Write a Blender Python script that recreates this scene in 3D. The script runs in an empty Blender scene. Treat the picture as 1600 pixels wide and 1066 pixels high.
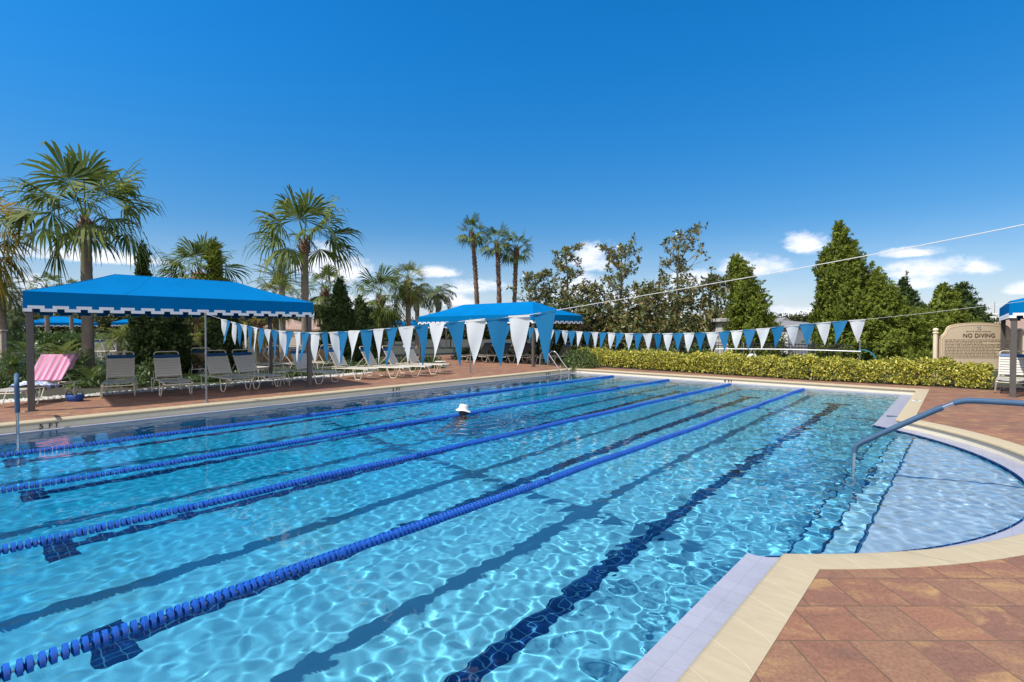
import bpy, bmesh, math, random
import numpy as np
from mathutils import Vector, Matrix

SC = bpy.context.scene
COL = SC.collection
PI = math.pi
random.seed(7)

# ------------------------------------------------------------------ camera model
FPX, CX, CY, HOR, VPX, EYE = 806.0, 800.0, 533.0, 515.0, 1517.0, 1.83
PITCH = math.atan((CY - HOR) / FPX)
_c, _s = math.cos(PITCH), math.sin(PITCH)
_d = ((VPX - CX) / FPX, (CY - HOR) / FPX, 1.0)
YAW = math.atan2(_d[0], _d[2] * _c + _d[1] * _s)
FH = Vector((-math.sin(YAW), math.cos(YAW), 0))
RT = Vector((math.cos(YAW), math.sin(YAW), 0))
FW = FH * _c - Vector((0, 0, 1)) * _s
UP = Vector((0, 0, 1)) * _c + FH * _s
CAMPOS = Vector((0, 0, EYE))

def ray(px, py): return FW + RT * ((px - CX) / FPX) + UP * ((CY - py) / FPX)
def at(px, py, z=0.0):
    d = ray(px, py); return CAMPOS + d * ((z - EYE) / d.z)
def atD(px, py, D): return CAMPOS + ray(px, py) * D
def gp(px, D, z=0.13):
    p = atD(px, HOR, D); return Vector((p.x, p.y, z))
def hz(py, D): return atD(CX, py, D).z
def on_plane(px, py, A, B):
    n = Vector((-(B.y - A.y), B.x - A.x, 0)); d = ray(px, py)
    return CAMPOS + d * ((A - CAMPOS).dot(n) / d.dot(n))

cam = bpy.data.cameras.new('camera'); cam_o = bpy.data.objects.new('camera', cam); COL.objects.link(cam_o)
cam_o.matrix_world = Matrix(((RT.x, UP.x, -FW.x, 0), (RT.y, UP.y, -FW.y, 0), (RT.z, UP.z, -FW.z, EYE), (0, 0, 0, 1)))
cam.sensor_width = 36; cam.lens = FPX / 1600 * 36; cam.clip_end = 3000; cam.clip_start = 0.05
SC.camera = cam_o

# ------------------------------------------------------------------ light
SUN_EL = math.radians(55); SUN_H = Vector((0.36, 0.93, 0)).normalized()   # the way the light travels
sun = bpy.data.lights.new('sun', 'SUN'); sun.energy = 4.3; sun.angle = math.radians(0.5); sun.color = (1.0, 0.95, 0.87)
sun_o = bpy.data.objects.new('sun', sun); COL.objects.link(sun_o)
sun_o.rotation_euler = Vector((SUN_H.x, SUN_H.y, -math.tan(SUN_EL))).to_track_quat('-Z', 'Y').to_euler()
sun.cycles.is_caustics_light = True
SC.view_settings.view_transform = 'Standard'; SC.view_settings.look = 'None'
SC.view_settings.exposure = 0.38
SC.cycles.use_denoising = True; SC.cycles.caustics_refractive = True; SC.cycles.caustics_reflective = False
SC.cycles.max_bounces = 10; SC.cycles.transparent_max_bounces = 8; SC.cycles.sample_clamp_indirect = 6
SC.cycles.blur_glossy = 0.3

# ------------------------------------------------------------------ node helpers
class NT:
    def __init__(s, tree): s.t = tree
    def n(s, typ, **kw):
        nd = s.t.nodes.new('ShaderNode' + typ)
        for k, v in kw.items():
            if k.startswith('i_'): nd.inputs[k[2:]].default_value = v
            else: setattr(nd, k, v)
        return nd
    def l(s, a, b): s.t.links.new(a, b)
    def val(s, sock, v):
        if hasattr(v, 'is_output') or hasattr(v, 'links'): s.l(v, sock)
        else: sock.default_value = v
    def math(s, op, a, b=0.0, c=0.0, clamp=False):
        m = s.n('Math', operation=op, use_clamp=clamp)
        for i, v in enumerate((a, b, c)): s.val(m.inputs[i], v)
        return m.outputs[0]
    def mix(s, fac, a, b, mode='MIX'):
        m = s.n('Mix', data_type='RGBA', blend_type=mode)
        s.val(m.inputs[0], fac)
        for i, v in ((6, a), (7, b)):
            if isinstance(v, tuple): m.inputs[i].default_value = (*v[:3], 1)
            else: s.l(v, m.inputs[i])
        return m.outputs[2]
    def ramp(s, fac, stops, interp='LINEAR'):
        r = s.n('ValToRGB'); r.color_ramp.interpolation = interp
        e = r.color_ramp.elements
        while len(e) < len(stops): e.new(0.5)
        for el, (p, c) in zip(e, stops):
            el.position = p; el.color = (*c, 1) if len(c) == 3 else c
        s.l(fac, r.inputs[0]); return r.outputs[0]
    def noise(s, vec, scale, detail=4, rough=0.55, dist=0.0):
        n = s.n('TexNoise'); n.inputs['Scale'].default_value = scale; n.inputs['Detail'].default_value = detail
        n.inputs['Roughness'].default_value = rough; n.inputs['Distortion'].default_value = dist
        if vec is not None: s.l(vec, n.inputs['Vector'])
        return n.outputs[0]

def new_mat(name):
    m = bpy.data.materials.new(name); m.use_nodes = True
    t = NT(m.node_tree); b = m.node_tree.nodes['Principled BSDF']
    return m, t, b

def mk(name, col, rough=0.6, metal=0.0, var=0.12, scale=6.0, bump=0.0, bscale=60.0, spec=0.5, transl=0.0):
    m, t, b = new_mat(name)
    co = t.n('TexCoord').outputs['Object']
    n1 = t.noise(co, scale, 5); n2 = t.noise(co, scale * 7.3, 3)
    f = t.math('ADD', t.math('MULTIPLY', n1, 0.65), t.math('MULTIPLY', n2, 0.35))
    f = t.math('MULTIPLY_ADD', f, 2.0, -0.5, clamp=True)
    lo = tuple(c * (1 - var) for c in col); hi = tuple(min(1, c * (1 + var)) for c in col)
    c = t.mix(f, lo, hi); t.l(c, b.inputs['Base Color'])
    b.inputs['Roughness'].default_value = rough; b.inputs['Metallic'].default_value = metal
    b.inputs['Specular IOR Level'].default_value = spec
    if bump:
        bp = t.n('Bump'); bp.inputs['Strength'].default_value = bump; bp.inputs['Distance'].default_value = 0.01
        t.l(t.noise(co, bscale, 3), bp.inputs['Height']); t.l(bp.outputs[0], b.inputs['Normal'])
    if transl:
        tr = t.n('BsdfTranslucent'); t.l(c, tr.inputs[0]); mx = t.n('MixShader'); mx.inputs[0].default_value = transl
        t.l(b.outputs[0], mx.inputs[1]); t.l(tr.outputs[0], mx.inputs[2])
        t.l(mx.outputs[0], m.node_tree.nodes['Material Output'].inputs[0])
    return m

def leaf_mat(name, cols, transl=0.3, rough=0.45, spec=0.4):
    m, t, b = new_mat(name)
    g = t.n('NewGeometry')
    stops = [(i / max(1, len(cols) - 1), c) for i, c in enumerate(cols)]
    c = t.ramp(g.outputs['Random Per Island'], stops)
    n = t.noise(t.n('TexCoord').outputs['Object'], 1.1, 3)
    c = t.mix(t.math('MULTIPLY_ADD', n, 1.6, -0.35, clamp=True), t.mix(1.0, c, (0.82, 0.84, 0.78), 'MULTIPLY'), c)
    t.l(c, b.inputs['Base Color']); b.inputs['Roughness'].default_value = rough
    b.inputs['Specular IOR Level'].default_value = spec
    tr = t.n('BsdfTranslucent'); t.l(c, tr.inputs[0]); mx = t.n('MixShader'); mx.inputs[0].default_value = transl
    t.l(b.outputs[0], mx.inputs[1]); t.l(tr.outputs[0], mx.inputs[2])
    t.l(mx.outputs[0], m.node_tree.nodes['Material Output'].inputs[0])
    return m

# ------------------------------------------------------------------ mesh helpers
class MB:
    def __init__(s): s.v = []; s.f = []; s.m = []; s.uv = None
    def add(s, vs, fs, mi=0):
        o = len(s.v); s.v.extend(tuple(v) for v in vs)
        for f in fs: s.f.append(tuple(i + o for i in f)); s.m.append(mi)
        return s
    def box(s, c, size, rot=None, mi=0):
        hx, hy, hz_ = size[0] / 2, size[1] / 2, size[2] / 2
        vs = [Vector((x, y, z)) for z in (-hz_, hz_) for y in (-hy, hy) for x in (-hx, hx)]
        if rot is not None: vs = [rot @ v for v in vs]
        c = Vector(c); vs = [v + c for v in vs]
        return s.add(vs, [(0, 2, 3, 1), (4, 5, 7, 6), (0, 1, 5, 4), (2, 6, 7, 3), (0, 4, 6, 2), (1, 3, 7, 5)], mi)
    def bbox(s, c, size, bev=0.01, mi=0):
        """box with its vertical and horizontal edges chamfered"""
        bm = bmesh.new(); bmesh.ops.create_cube(bm, size=1)
        for v in bm.verts: v.co = Vector((v.co.x * size[0], v.co.y * size[1], v.co.z * size[2])) + Vector(c)
        bmesh.ops.bevel(bm, geom=bm.edges[:], offset=bev, segments=2, affect='EDGES', profile=0.6)
        bm.verts.index_update()
        s.add([v.co for v in bm.verts], [[v.index for v in f.verts] for f in bm.faces], mi); bm.free(); return s
    def tube(s, path, r, seg=8, mi=0, closed=False, caps=True):
        P = [Vector(p) for p in path]; n = len(P)
        R = [r] * n if not hasattr(r, '__len__') else list(r)
        T = []
        for i in range(n):
            a = P[(i - 1) % n] if (closed or i > 0) else P[i]; b = P[(i + 1) % n] if (closed or i < n - 1) else P[i]
            T.append((b - a).normalized())
        ref = Vector((0, 0, 1)) if abs(T[0].z) < 0.9 else Vector((1, 0, 0))
        u = (ref - T[0] * ref.dot(T[0])).normalized(); vs = []
        for i in range(n):
            u = (u - T[i] * u.dot(T[i])).normalized(); w = T[i].cross(u)
            for k in range(seg):
                a = 2 * PI * k / seg; vs.append(P[i] + (u * math.cos(a) + w * math.sin(a)) * R[i])
        fs = []
        for i in range(n if closed else n - 1):
            j = (i + 1) % n
            for k in range(seg):
                k2 = (k + 1) % seg; fs.append((i * seg + k, i * seg + k2, j * seg + k2, j * seg + k))
        if caps and not closed:
            fs.append(tuple(range(seg - 1, -1, -1))); fs.append(tuple((n - 1) * seg + k for k in range(seg)))
        return s.add(vs, fs, mi)
    def lathe(s, prof, seg=16, c=(0, 0, 0), axis='Z', mi=0):
        vs = []; c = Vector(c)
        for r, h in prof:
            for k in range(seg):
                a = 2 * PI * k / seg; x, y = r * math.cos(a), r * math.sin(a)
                p = Vector((x, y, h)) if axis == 'Z' else (Vector((x, h, y)) if axis == 'Y' else Vector((h, x, y)))
                vs.append(p + c)
        fs = []
        for i in range(len(prof) - 1):
            for k in range(seg):
                k2 = (k + 1) % seg; fs.append((i * seg + k, i * seg + k2, (i + 1) * seg + k2, (i + 1) * seg + k))
        return s.add(vs, fs, mi)
    def build(s, name, mats, parent=None, smooth=False, angle=40, weld=False):
        me = bpy.data.meshes.new(name); me.from_pydata(s.v, [], s.f)
        mats = mats if isinstance(mats, (list, tuple)) else [mats]
        for m in mats: me.materials.append(m)
        if len(mats) > 1: me.polygons.foreach_set('material_index', s.m)
        bm = bmesh.new(); bm.from_mesh(me)
        if weld: bmesh.ops.remove_doubles(bm, verts=bm.verts[:], dist=1e-5)
        bmesh.ops.recalc_face_normals(bm, faces=bm.faces[:]); bm.to_mesh(me); bm.free()
        if smooth: me.shade_smooth(); me.set_sharp_from_angle(angle=math.radians(angle))
        return link(name, me, parent)

def link(name, data, parent=None):
    o = bpy.data.objects.new(name, data); COL.objects.link(o)
    if parent is not None: o.parent = parent
    return o
def np_mesh(name, V, Q, mats, parent=None, midx=None, smooth=False):
    """V (n,3), Q (m,4) quads"""
    me = bpy.data.meshes.new(name); V = np.asarray(V, np.float32); Q = np.asarray(Q, np.int32)
    me.vertices.add(len(V)); me.vertices.foreach_set('co', V.ravel())
    me.loops.add(Q.size); me.loops.foreach_set('vertex_index', Q.ravel())
    me.polygons.add(len(Q)); me.polygons.foreach_set('loop_start', np.arange(len(Q), dtype=np.int32) * Q.shape[1])
    for m in (mats if isinstance(mats, (list, tuple)) else [mats]): me.materials.append(m)
    if midx is not None: me.polygons.foreach_set('material_index', np.asarray(midx, np.int32))
    me.update(calc_edges=True); me.validate()
    if smooth: me.shade_smooth()
    return link(name, me, parent)
def empty(name, loc=(0, 0, 0), rz=0.0):
    o = bpy.data.objects.new(name, None); COL.objects.link(o); o.location = loc; o.rotation_euler.z = rz
    o.empty_display_size = 0.2; return o
def tag(o, label, cat, group=None):
    o['label'] = label; o['category'] = cat
    if group: o['group'] = group
    return o
def struct(o): o['kind'] = 'structure'; return o
def copy_tree(o, loc=None, rz=None, label=None, group=None):
    c = o.copy(); COL.objects.link(c)
    for ch in o.children:
        d = ch.copy(); COL.objects.link(d); d.parent = c
        for g in ch.children:
            e = g.copy(); COL.objects.link(e); e.parent = d
    if loc is not None: c.location = loc
    if rz is not None: c.rotation_euler.z = rz
    if label: c['label'] = label
    if group: c['group'] = group
    return c

def offset(poly, d):
    """closed CCW outline moved outwards by d (mitred)"""
    n = len(poly); out = []
    for i in range(n):
        p0, p1, p2 = Vector(poly[i - 1]), Vector(poly[i]), Vector(poly[(i + 1) % n])
        e1 = (p1 - p0).normalized(); e2 = (p2 - p1).normalized()
        n1 = Vector((e1.y, -e1.x)); n2 = Vector((e2.y, -e2.x)); b = (n1 + n2)
        k = d / max(0.25, (1 + n1.dot(n2)))
        out.append(p1 + b * k)
    return [Vector((p.x, p.y)) for p in out]
def ring(outer, inner, z):
    """flat sheet between two outlines"""
    bm = bmesh.new(); es = []
    for loop in (outer, inner):
        vs = [bm.verts.new((p[0], p[1], z)) for p in loop]
        es += [bm.edges.new((vs[i], vs[(i + 1) % len(vs)])) for i in range(len(vs))]
    bmesh.ops.triangle_fill(bm, edges=es, use_beauty=True, use_dissolve=False)
    for f in bm.faces:
        if f.normal.z < 0: f.normal_flip()
    bm.verts.index_update()
    r = ([v.co.copy() for v in bm.verts], [[v.index for v in f.verts] for f in bm.faces]); bm.free(); return r
def inside(poly, X, Y):
    r = np.zeros(X.shape, bool); n = len(poly)
    for i in range(n):
        x1, y1 = poly[i][0], poly[i][1]; x2, y2 = poly[(i + 1) % n][0], poly[(i + 1) % n][1]
        if y1 == y2: continue
        c = ((y1 > Y) != (y2 > Y)) & (X < (x2 - x1) * (Y - y1) / (y2 - y1) + x1); r ^= c
    return r

# ------------------------------------------------------------------ sky with clouds
w = bpy.data.worlds.new('World'); SC.world = w; w.use_nodes = True
t = NT(w.node_tree); bg = w.node_tree.nodes['Background']
sky = t.n('TexSky'); sky.sky_type = 'NISHITA'; sky.sun_disc = False; sky.sun_elevation = SUN_EL
sky.sun_rotation = math.atan2(-SUN_H.x, -SUN_H.y); sky.air_density = 1.0; sky.dust_density = 0.35; sky.ozone_density = 3.0
tc = t.n('TexCoord').outputs['Generated']; sx = t.n('SeparateXYZ'); t.l(tc, sx.inputs[0])
az = t.math('ARCTAN2', sx.outputs[0], sx.outputs[1]); el = t.math('ARCSINE', sx.outputs[2])
hsv = t.n('HueSaturation'); hsv.inputs['Saturation'].default_value = 1.35; hsv.inputs['Hue'].default_value = 0.49; hsv.inputs['Value'].default_value = 1.0
t.l(sky.outputs[0], hsv.inputs['Color'])
lowf_ = t.n('MapRange'); lowf_.interpolation_type = 'SMOOTHSTEP'; t.l(el, lowf_.inputs['Value']); lowf_.inputs['From Min'].default_value = 0.0; lowf_.inputs['From Max'].default_value = 0.55
tint = t.mix(lowf_.outputs[0], (0.70, 0.64, 0.74), (0.28, 0.95, 1.26))
skyc = t.mix(1.0, hsv.outputs[0], tint, 'MULTIPLY')
SKYC = skyc
clouds = [(1262, 384, 40, 24), (1172, 420, 62, 24), (1250, 492, 55, 14), (1425, 396, 58, 12), (1462, 424, 95, 22), (1525, 420, 40, 16), (1440, 444, 50, 16),
          (934, 408, 42, 30), (905, 455, 55, 26), (1000, 470, 60, 22), (528, 428, 56, 34), (497, 415, 40, 34), (682, 428, 44, 12), (735, 452, 55, 18), (690, 470, 60, 16), (48, 447, 40, 20),
          (150, 404, 150, 16), (310, 470, 120, 16), (1596, 452, 34, 16), (1430, 492, 90, 14), (560, 480, 80, 20), (1075, 440, 60, 18), (-120, 430, 90, 30), (1750, 440, 120, 22)]
dens = None
for (px, py, hw, hh) in clouds:
    d = ray(px, py).normalized(); a0 = math.atan2(d.x, d.y); e0 = math.asin(d.z)
    cs = 1.0 / (1 + ((px - CX) / FPX) ** 2)
    wa = hw / FPX * cs; we = hh / FPX * math.sqrt(cs)
    u = t.math('MULTIPLY', t.math('SUBTRACT', az, a0), 1 / wa); v = t.math('MULTIPLY', t.math('SUBTRACT', el, e0), 1 / we)
    vb = t.math('MULTIPLY', v, t.math('ADD', 1.0, t.math('LESS_THAN', v, 0.0)))      # flatter underneath
    r2 = t.math('ADD', t.math('MULTIPLY', u, u), t.math('MULTIPLY', vb, vb))
    g = t.math('SUBTRACT', 1.0, r2)
    dens = g if dens is None else t.math('MAXIMUM', dens, g)
vm = t.n('Mapping'); vm.inputs['Scale'].default_value = (1, 1, 1.9); t.l(tc, vm.inputs['Vector'])
nz = t.noise(vm.outputs[0], 15, 8, 0.62, 0.3); nz2 = t.noise(vm.outputs[0], 48, 6, 0.65)
dd = t.math('MAXIMUM', dens, -1.5)
q = t.math('ADD', dd, t.math('ADD', t.math('MULTIPLY_ADD', nz, 3.6, -1.50), t.math('MULTIPLY_ADD', nz2, 1.3, -0.65)))
ss = t.n('MapRange'); ss.interpolation_type = 'SMOOTHSTEP'; t.l(q, ss.inputs['Value'])
ss.inputs['From Min'].default_value = 0.0; ss.inputs['From Max'].default_value = 1.45
cden = t.math('MULTIPLY', ss.outputs[0], 0.93)
nzs = t.n('Mapping'); nzs.inputs['Scale'].default_value = (1, 1, 1.9); nzs.inputs['Location'].default_value = (0.012, 0.01, 0.03); t.l(tc, nzs.inputs['Vector'])
shade = t.math('MULTIPLY_ADD', t.noise(nzs.outputs[0], 24, 5, 0.6), 1.8, -0.4, clamp=True)
ccol = t.mix(shade, (5.2, 5.7, 6.9), (9.0, 8.9, 9.0))
# thin veil low over the horizon
veil = t.n('MapRange'); veil.interpolation_type = 'SMOOTHSTEP'; t.l(el, veil.inputs['Value'])
veil.inputs['From Min'].default_value = 0.20; veil.inputs['From Max'].default_value = 0.0
veiln = t.math('MULTIPLY', t.math('MULTIPLY', veil.outputs[0], t.math('MULTIPLY_ADD', t.noise(vm.outputs[0], 6, 5), 1.2, 0.1, clamp=True)), 0.38)
skyv = t.mix(veiln, SKYC, (6.0, 7.3, 9.0))
bk = t.n('VectorMath', operation='DOT_PRODUCT'); t.l(tc, bk.inputs[0]); bk.inputs[1].default_value = (-FH.x, -FH.y, 0)  # unseen cloud bank behind the camera, added as neutral fill light
bm_ = t.n('MapRange'); bm_.interpolation_type = 'SMOOTHSTEP'; t.l(bk.outputs['Value'], bm_.inputs['Value']); bm_.inputs['From Min'].default_value = -0.05; bm_.inputs['From Max'].default_value = 0.45
bcov = t.math('MULTIPLY', bm_.outputs[0], t.math('MULTIPLY_ADD', t.noise(vm.outputs[0], 3.5, 6, 0.6), 3.0, -0.75, clamp=True))
t.l(t.mix(t.math('MULTIPLY', bcov, 0.95), t.mix(cden, skyv, ccol), (9.6, 9.2, 8.9)), bg.inputs['Color']); bg.inputs['Strength'].default_value = 0.115

# ------------------------------------------------------------------ materials
CREAM = mk('cream_coping', (0.62, 0.52, 0.33), 0.75, var=0.10, scale=3, bump=0.15, bscale=90)
WALLT = mk('cream_wall_tile', (0.66, 0.60, 0.46), 0.55, var=0.06, scale=4)
def ledge_mat():
    m, t, b = new_mat('pale_ledge_tile')
    pos = t.n('NewGeometry').outputs['Position']; br = t.n('TexBrick'); t.l(pos, br.inputs['Vector']); br.inputs['Scale'].default_value = 1; br.inputs['Brick Width'].default_value = 0.152; br.inputs['Row Height'].default_value = 0.152; br.offset = 0
    br.inputs['Mortar Size'].default_value = 0.0022; br.inputs['Color1'].default_value = (0.335, 0.335, 0.39, 1); br.inputs['Color2'].default_value = (0.36, 0.358, 0.415, 1); br.inputs['Mortar'].default_value = (0.28, 0.27, 0.32, 1)
    n = t.noise(pos, 3.5, 5, 0.65); n2 = t.noise(pos, 40, 3)
    c = t.mix(t.math('MULTIPLY_ADD', n, 3.0, -1.3, clamp=True), br.outputs[0], t.mix(1.0, br.outputs[0], (0.86, 0.88, 0.88), 'MULTIPLY')); c = t.mix(t.math('MULTIPLY_ADD', n2, 2.5, -1.0, clamp=True), c, t.mix(1.0, c, (0.93, 0.93, 0.94), 'MULTIPLY'))
    t.l(c, b.inputs['Base Color']); t.l(t.math('MULTIPLY_ADD', n, 0.6, 0.1), b.inputs['Roughness'])
    return m
LAV = None
DARKTILE = None
LAV = ledge_mat()
FRAME = mk('cream_metal', (0.62, 0.56, 0.45), 0.4, var=0.05)
STRAP = mk('beige_strap', (0.50, 0.47, 0.41), 0.55, var=0.06)
BSTRAP = mk('blue_strap', (0.012, 0.075, 0.20), 0.5, var=0.1)
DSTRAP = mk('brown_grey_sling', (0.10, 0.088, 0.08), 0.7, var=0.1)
POST = mk('brown_grey_post', (0.085, 0.075, 0.070), 0.55, var=0.12)
CANV = mk('blue_canvas', (0.001, 0.142, 0.37), 0.9, var=0.12, scale=0.8, bump=0.10, bscale=120, spec=0.02)
CANVW = mk('white_canvas_trim', (0.72, 0.74, 0.76), 0.8, var=0.05)
FLAGB = mk('blue_pennant', (0.003, 0.145, 0.31), 0.6, var=0.08, transl=0.25)
FLAGW = mk('white_pennant', (0.66, 0.66, 0.65), 0.6, var=0.05, transl=0.25)
ROPEW = mk('white_rope', (0.62, 0.62, 0.60), 0.7, var=0.06)
GREYM = mk('grey_metal', (0.24, 0.24, 0.235), 0.35, metal=0.6, var=0.1)
STEEL = mk('steel', (0.62, 0.62, 0.63), 0.18, metal=1.0, var=0.04)
WHITE = mk('white_paint', (0.78, 0.78, 0.76), 0.5, var=0.04)
DISCB = mk('blue_plastic', (0.006, 0.085, 0.42), 0.42, var=0.25, scale=3, spec=0.5)
BARK = mk('palm_bark', (0.20, 0.165, 0.13), 0.9, var=0.35, scale=5, bump=0.6, bscale=25)
BARKB = mk('brown_palm_bark', (0.17, 0.105, 0.068), 0.9, var=0.45, scale=7, bump=0.8, bscale=22)
TWIG = mk('grey_branch', (0.20, 0.17, 0.14), 0.9, var=0.3)
BLACKM = mk('black_metal', (0.018, 0.018, 0.02), 0.45, var=0.1)
INK = mk('black_letter', (0.015, 0.02, 0.03), 0.5, var=0.05)
PALM = leaf_mat('palm_leaf', [(0.0722, 0.1122, 0.0219), (0.1278, 0.174, 0.0329), (0.1752, 0.2165, 0.0465), (0.103, 0.1354, 0.041)], 0.32, 0.6, 0.2)
PALMY = leaf_mat('yellowing_palm_leaf', [(0.392, 0.252, 0.028), (0.2548, 0.2352, 0.042), (0.5292, 0.3192, 0.042), (0.1568, 0.1848, 0.028)], 0.32, 0.6, 0.2)
PALML = leaf_mat('light_palm_leaf', [(0.138, 0.1815, 0.0357), (0.207, 0.2393, 0.051), (0.276, 0.264, 0.0638), (0.1121, 0.1403, 0.0319)], 0.32, 0.6, 0.2)
PALMG = leaf_mat('grey_green_palm_leaf', [(0.084, 0.119, 0.049), (0.126, 0.161, 0.07), (0.182, 0.203, 0.098)], 0.32, 0.6, 0.2)
DEAD = leaf_mat('dry_palm_leaf', [(0.195, 0.1235, 0.065), (0.286, 0.182, 0.091), (0.143, 0.091, 0.0585)], 0.2, 0.7)
MAGN = leaf_mat('glossy_leaf', [(0.0873, 0.1366, 0.0364), (0.1503, 0.1879, 0.0547), (0.3142, 0.2134, 0.082), (0.082, 0.1195, 0.0319), (0.2048, 0.1936, 0.0683)], 0.15, 0.3, 0.5)
CYP = leaf_mat('cypress_leaf', [(0.1024, 0.1468, 0.019), (0.178, 0.2299, 0.0284), (0.2643, 0.3032, 0.041), (0.1484, 0.1834, 0.0284)], 0.4, 0.6, 0.25)
CYPD = leaf_mat('dark_conifer_leaf', [(0.0371, 0.0673, 0.0215), (0.0619, 0.099, 0.0281), (0.0866, 0.1228, 0.033)], 0.3, 0.6, 0.2)
HEDGE = leaf_mat('gold_hedge_leaf', [(0.1869, 0.2205, 0.0322), (0.5606, 0.4985, 0.0715), (0.7849, 0.6903, 0.1341), (0.3176, 0.3259, 0.0501), (0.1308, 0.163, 0.0286)], 0.3)
SHRUB = leaf_mat('green_shrub_leaf', [(0.0538, 0.0968, 0.0267), (0.0968, 0.1548, 0.0411), (0.1398, 0.1978, 0.0576)], 0.25)
SAGO = leaf_mat('sago_leaf', [(0.0576, 0.1056, 0.0211), (0.1248, 0.1824, 0.0352), (0.2112, 0.2496, 0.0493)], 0.25, 0.35)
FARL = leaf_mat('far_leaf', [(0.0448, 0.0672, 0.0288), (0.0768, 0.0992, 0.0416), (0.12, 0.136, 0.0512), (0.096, 0.072, 0.04)], 0.2, 0.7, 0.1)
BLOOM = leaf_mat('orange_bloom', [(0.5, 0.10, 0.02), (0.6, 0.2, 0.03)], 0.3)

# pavers
def paver_mat():
    m, t, b = new_mat('brick_pavers')
    mp = t.n('Mapping'); mp.inputs['Rotation'].default_value = (0, 0, math.radians(-41.6)); mp.inputs['Location'].default_value = (0.07, 0.04, 0)
    pos = t.n('NewGeometry').outputs['Position']
    t.l(pos, mp.inputs['Vector'])
    br = t.n('TexBrick'); t.l(mp.outputs[0], br.inputs['Vector'])
    br.inputs['Scale'].default_value = 1.0; br.inputs['Brick Width'].default_value = 0.31; br.inputs['Row Height'].default_value = 0.345
    br.inputs['Mortar Size'].default_value = 0.0055; br.inputs['Mortar Smooth'].default_value = 0.25; br.inputs['Bias'].default_value = 0.0
    br.inputs['Color1'].default_value = (0, 0, 0, 1); br.inputs['Color2'].default_value = (1, 1, 1, 1); br.offset = 0.37
    rnd = t.n('SeparateColor'); t.l(br.outputs['Color'], rnd.inputs[0]); r = rnd.outputs[0]
    off = t.n('CombineXYZ'); t.l(t.math('MULTIPLY', r, 37.0), off.inputs[0]); t.l(t.math('MULTIPLY', r, 17.0), off.inputs[2])
    va = t.n('VectorMath', operation='ADD'); t.l(mp.outputs[0], va.inputs[0]); t.l(off.outputs[0], va.inputs[1])
    st = t.n('Mapping'); st.inputs['Scale'].default_value = (2.2, 4.2, 1); st.inputs['Rotation'].default_value = (0, 0, 0.6); t.l(va.outputs[0], st.inputs['Vector'])
    n1 = t.noise(st.outputs[0], 1.0, 5, 0.6, 0.6); n2 = t.noise(va.outputs[0], 55, 3, 0.7); n3 = t.noise(pos, 0.35, 3)
    c = t.ramp(r, [(0.0, (0.250, 0.124, 0.080)), (0.3, (0.300, 0.146, 0.090)), (0.6, (0.225, 0.116, 0.082)), (1.0, (0.290, 0.158, 0.095))])
    yel = t.math('MULTIPLY', t.math('MULTIPLY_ADD', n1, 6.0, -3.15, clamp=True), 0.85)
    c = t.mix(yel, c, (0.43, 0.26, 0.115))
    gry = t.math('MULTIPLY', t.math('MULTIPLY_ADD', n1, -6.0, 2.6, clamp=True), 0.75)
    c = t.mix(gry, c, (0.175, 0.098, 0.072))
    n4 = t.noise(pos, 160, 2, 0.7)
    c = t.mix(t.math('MULTIPLY_ADD', n2, 2.4, -0.75, clamp=True), t.mix(1.0, c, (0.74, 0.72, 0.70), 'MULTIPLY'), t.mix(1.0, c, (1.16, 1.16, 1.16), 'MULTIPLY'))
    c = t.mix(t.math('MULTIPLY_ADD', n4, 9.0, -6.0, clamp=True), c, (0.50, 0.38, 0.26))
    c = t.mix(t.math('MULTIPLY_ADD', n3, 3.0, -1.1, clamp=True), t.mix(1.0, c, (0.86, 0.85, 0.86), 'MULTIPLY'), c)
    sand = t.mix(t.noise(pos, 3.0, 3), (0.055, 0.034, 0.024), (0.22, 0.14, 0.085))
    c = t.mix(br.outputs['Fac'], c, sand)
    t.l(c, b.inputs['Base Color']); b.inputs['Roughness'].default_value = 0.85; b.inputs['Specular IOR Level'].default_value = 0.25
    bp = t.n('Bump'); bp.inputs['Strength'].default_value = 0.5; bp.inputs['Distance'].default_value = 0.006
    hgt = t.math('SUBTRACT', t.math('MULTIPLY', n2, 0.5), br.outputs['Fac']); t.l(hgt, bp.inputs['Height']); t.l(bp.outputs[0], b.inputs['Normal'])
    return m
PAVER = paver_mat()

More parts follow.
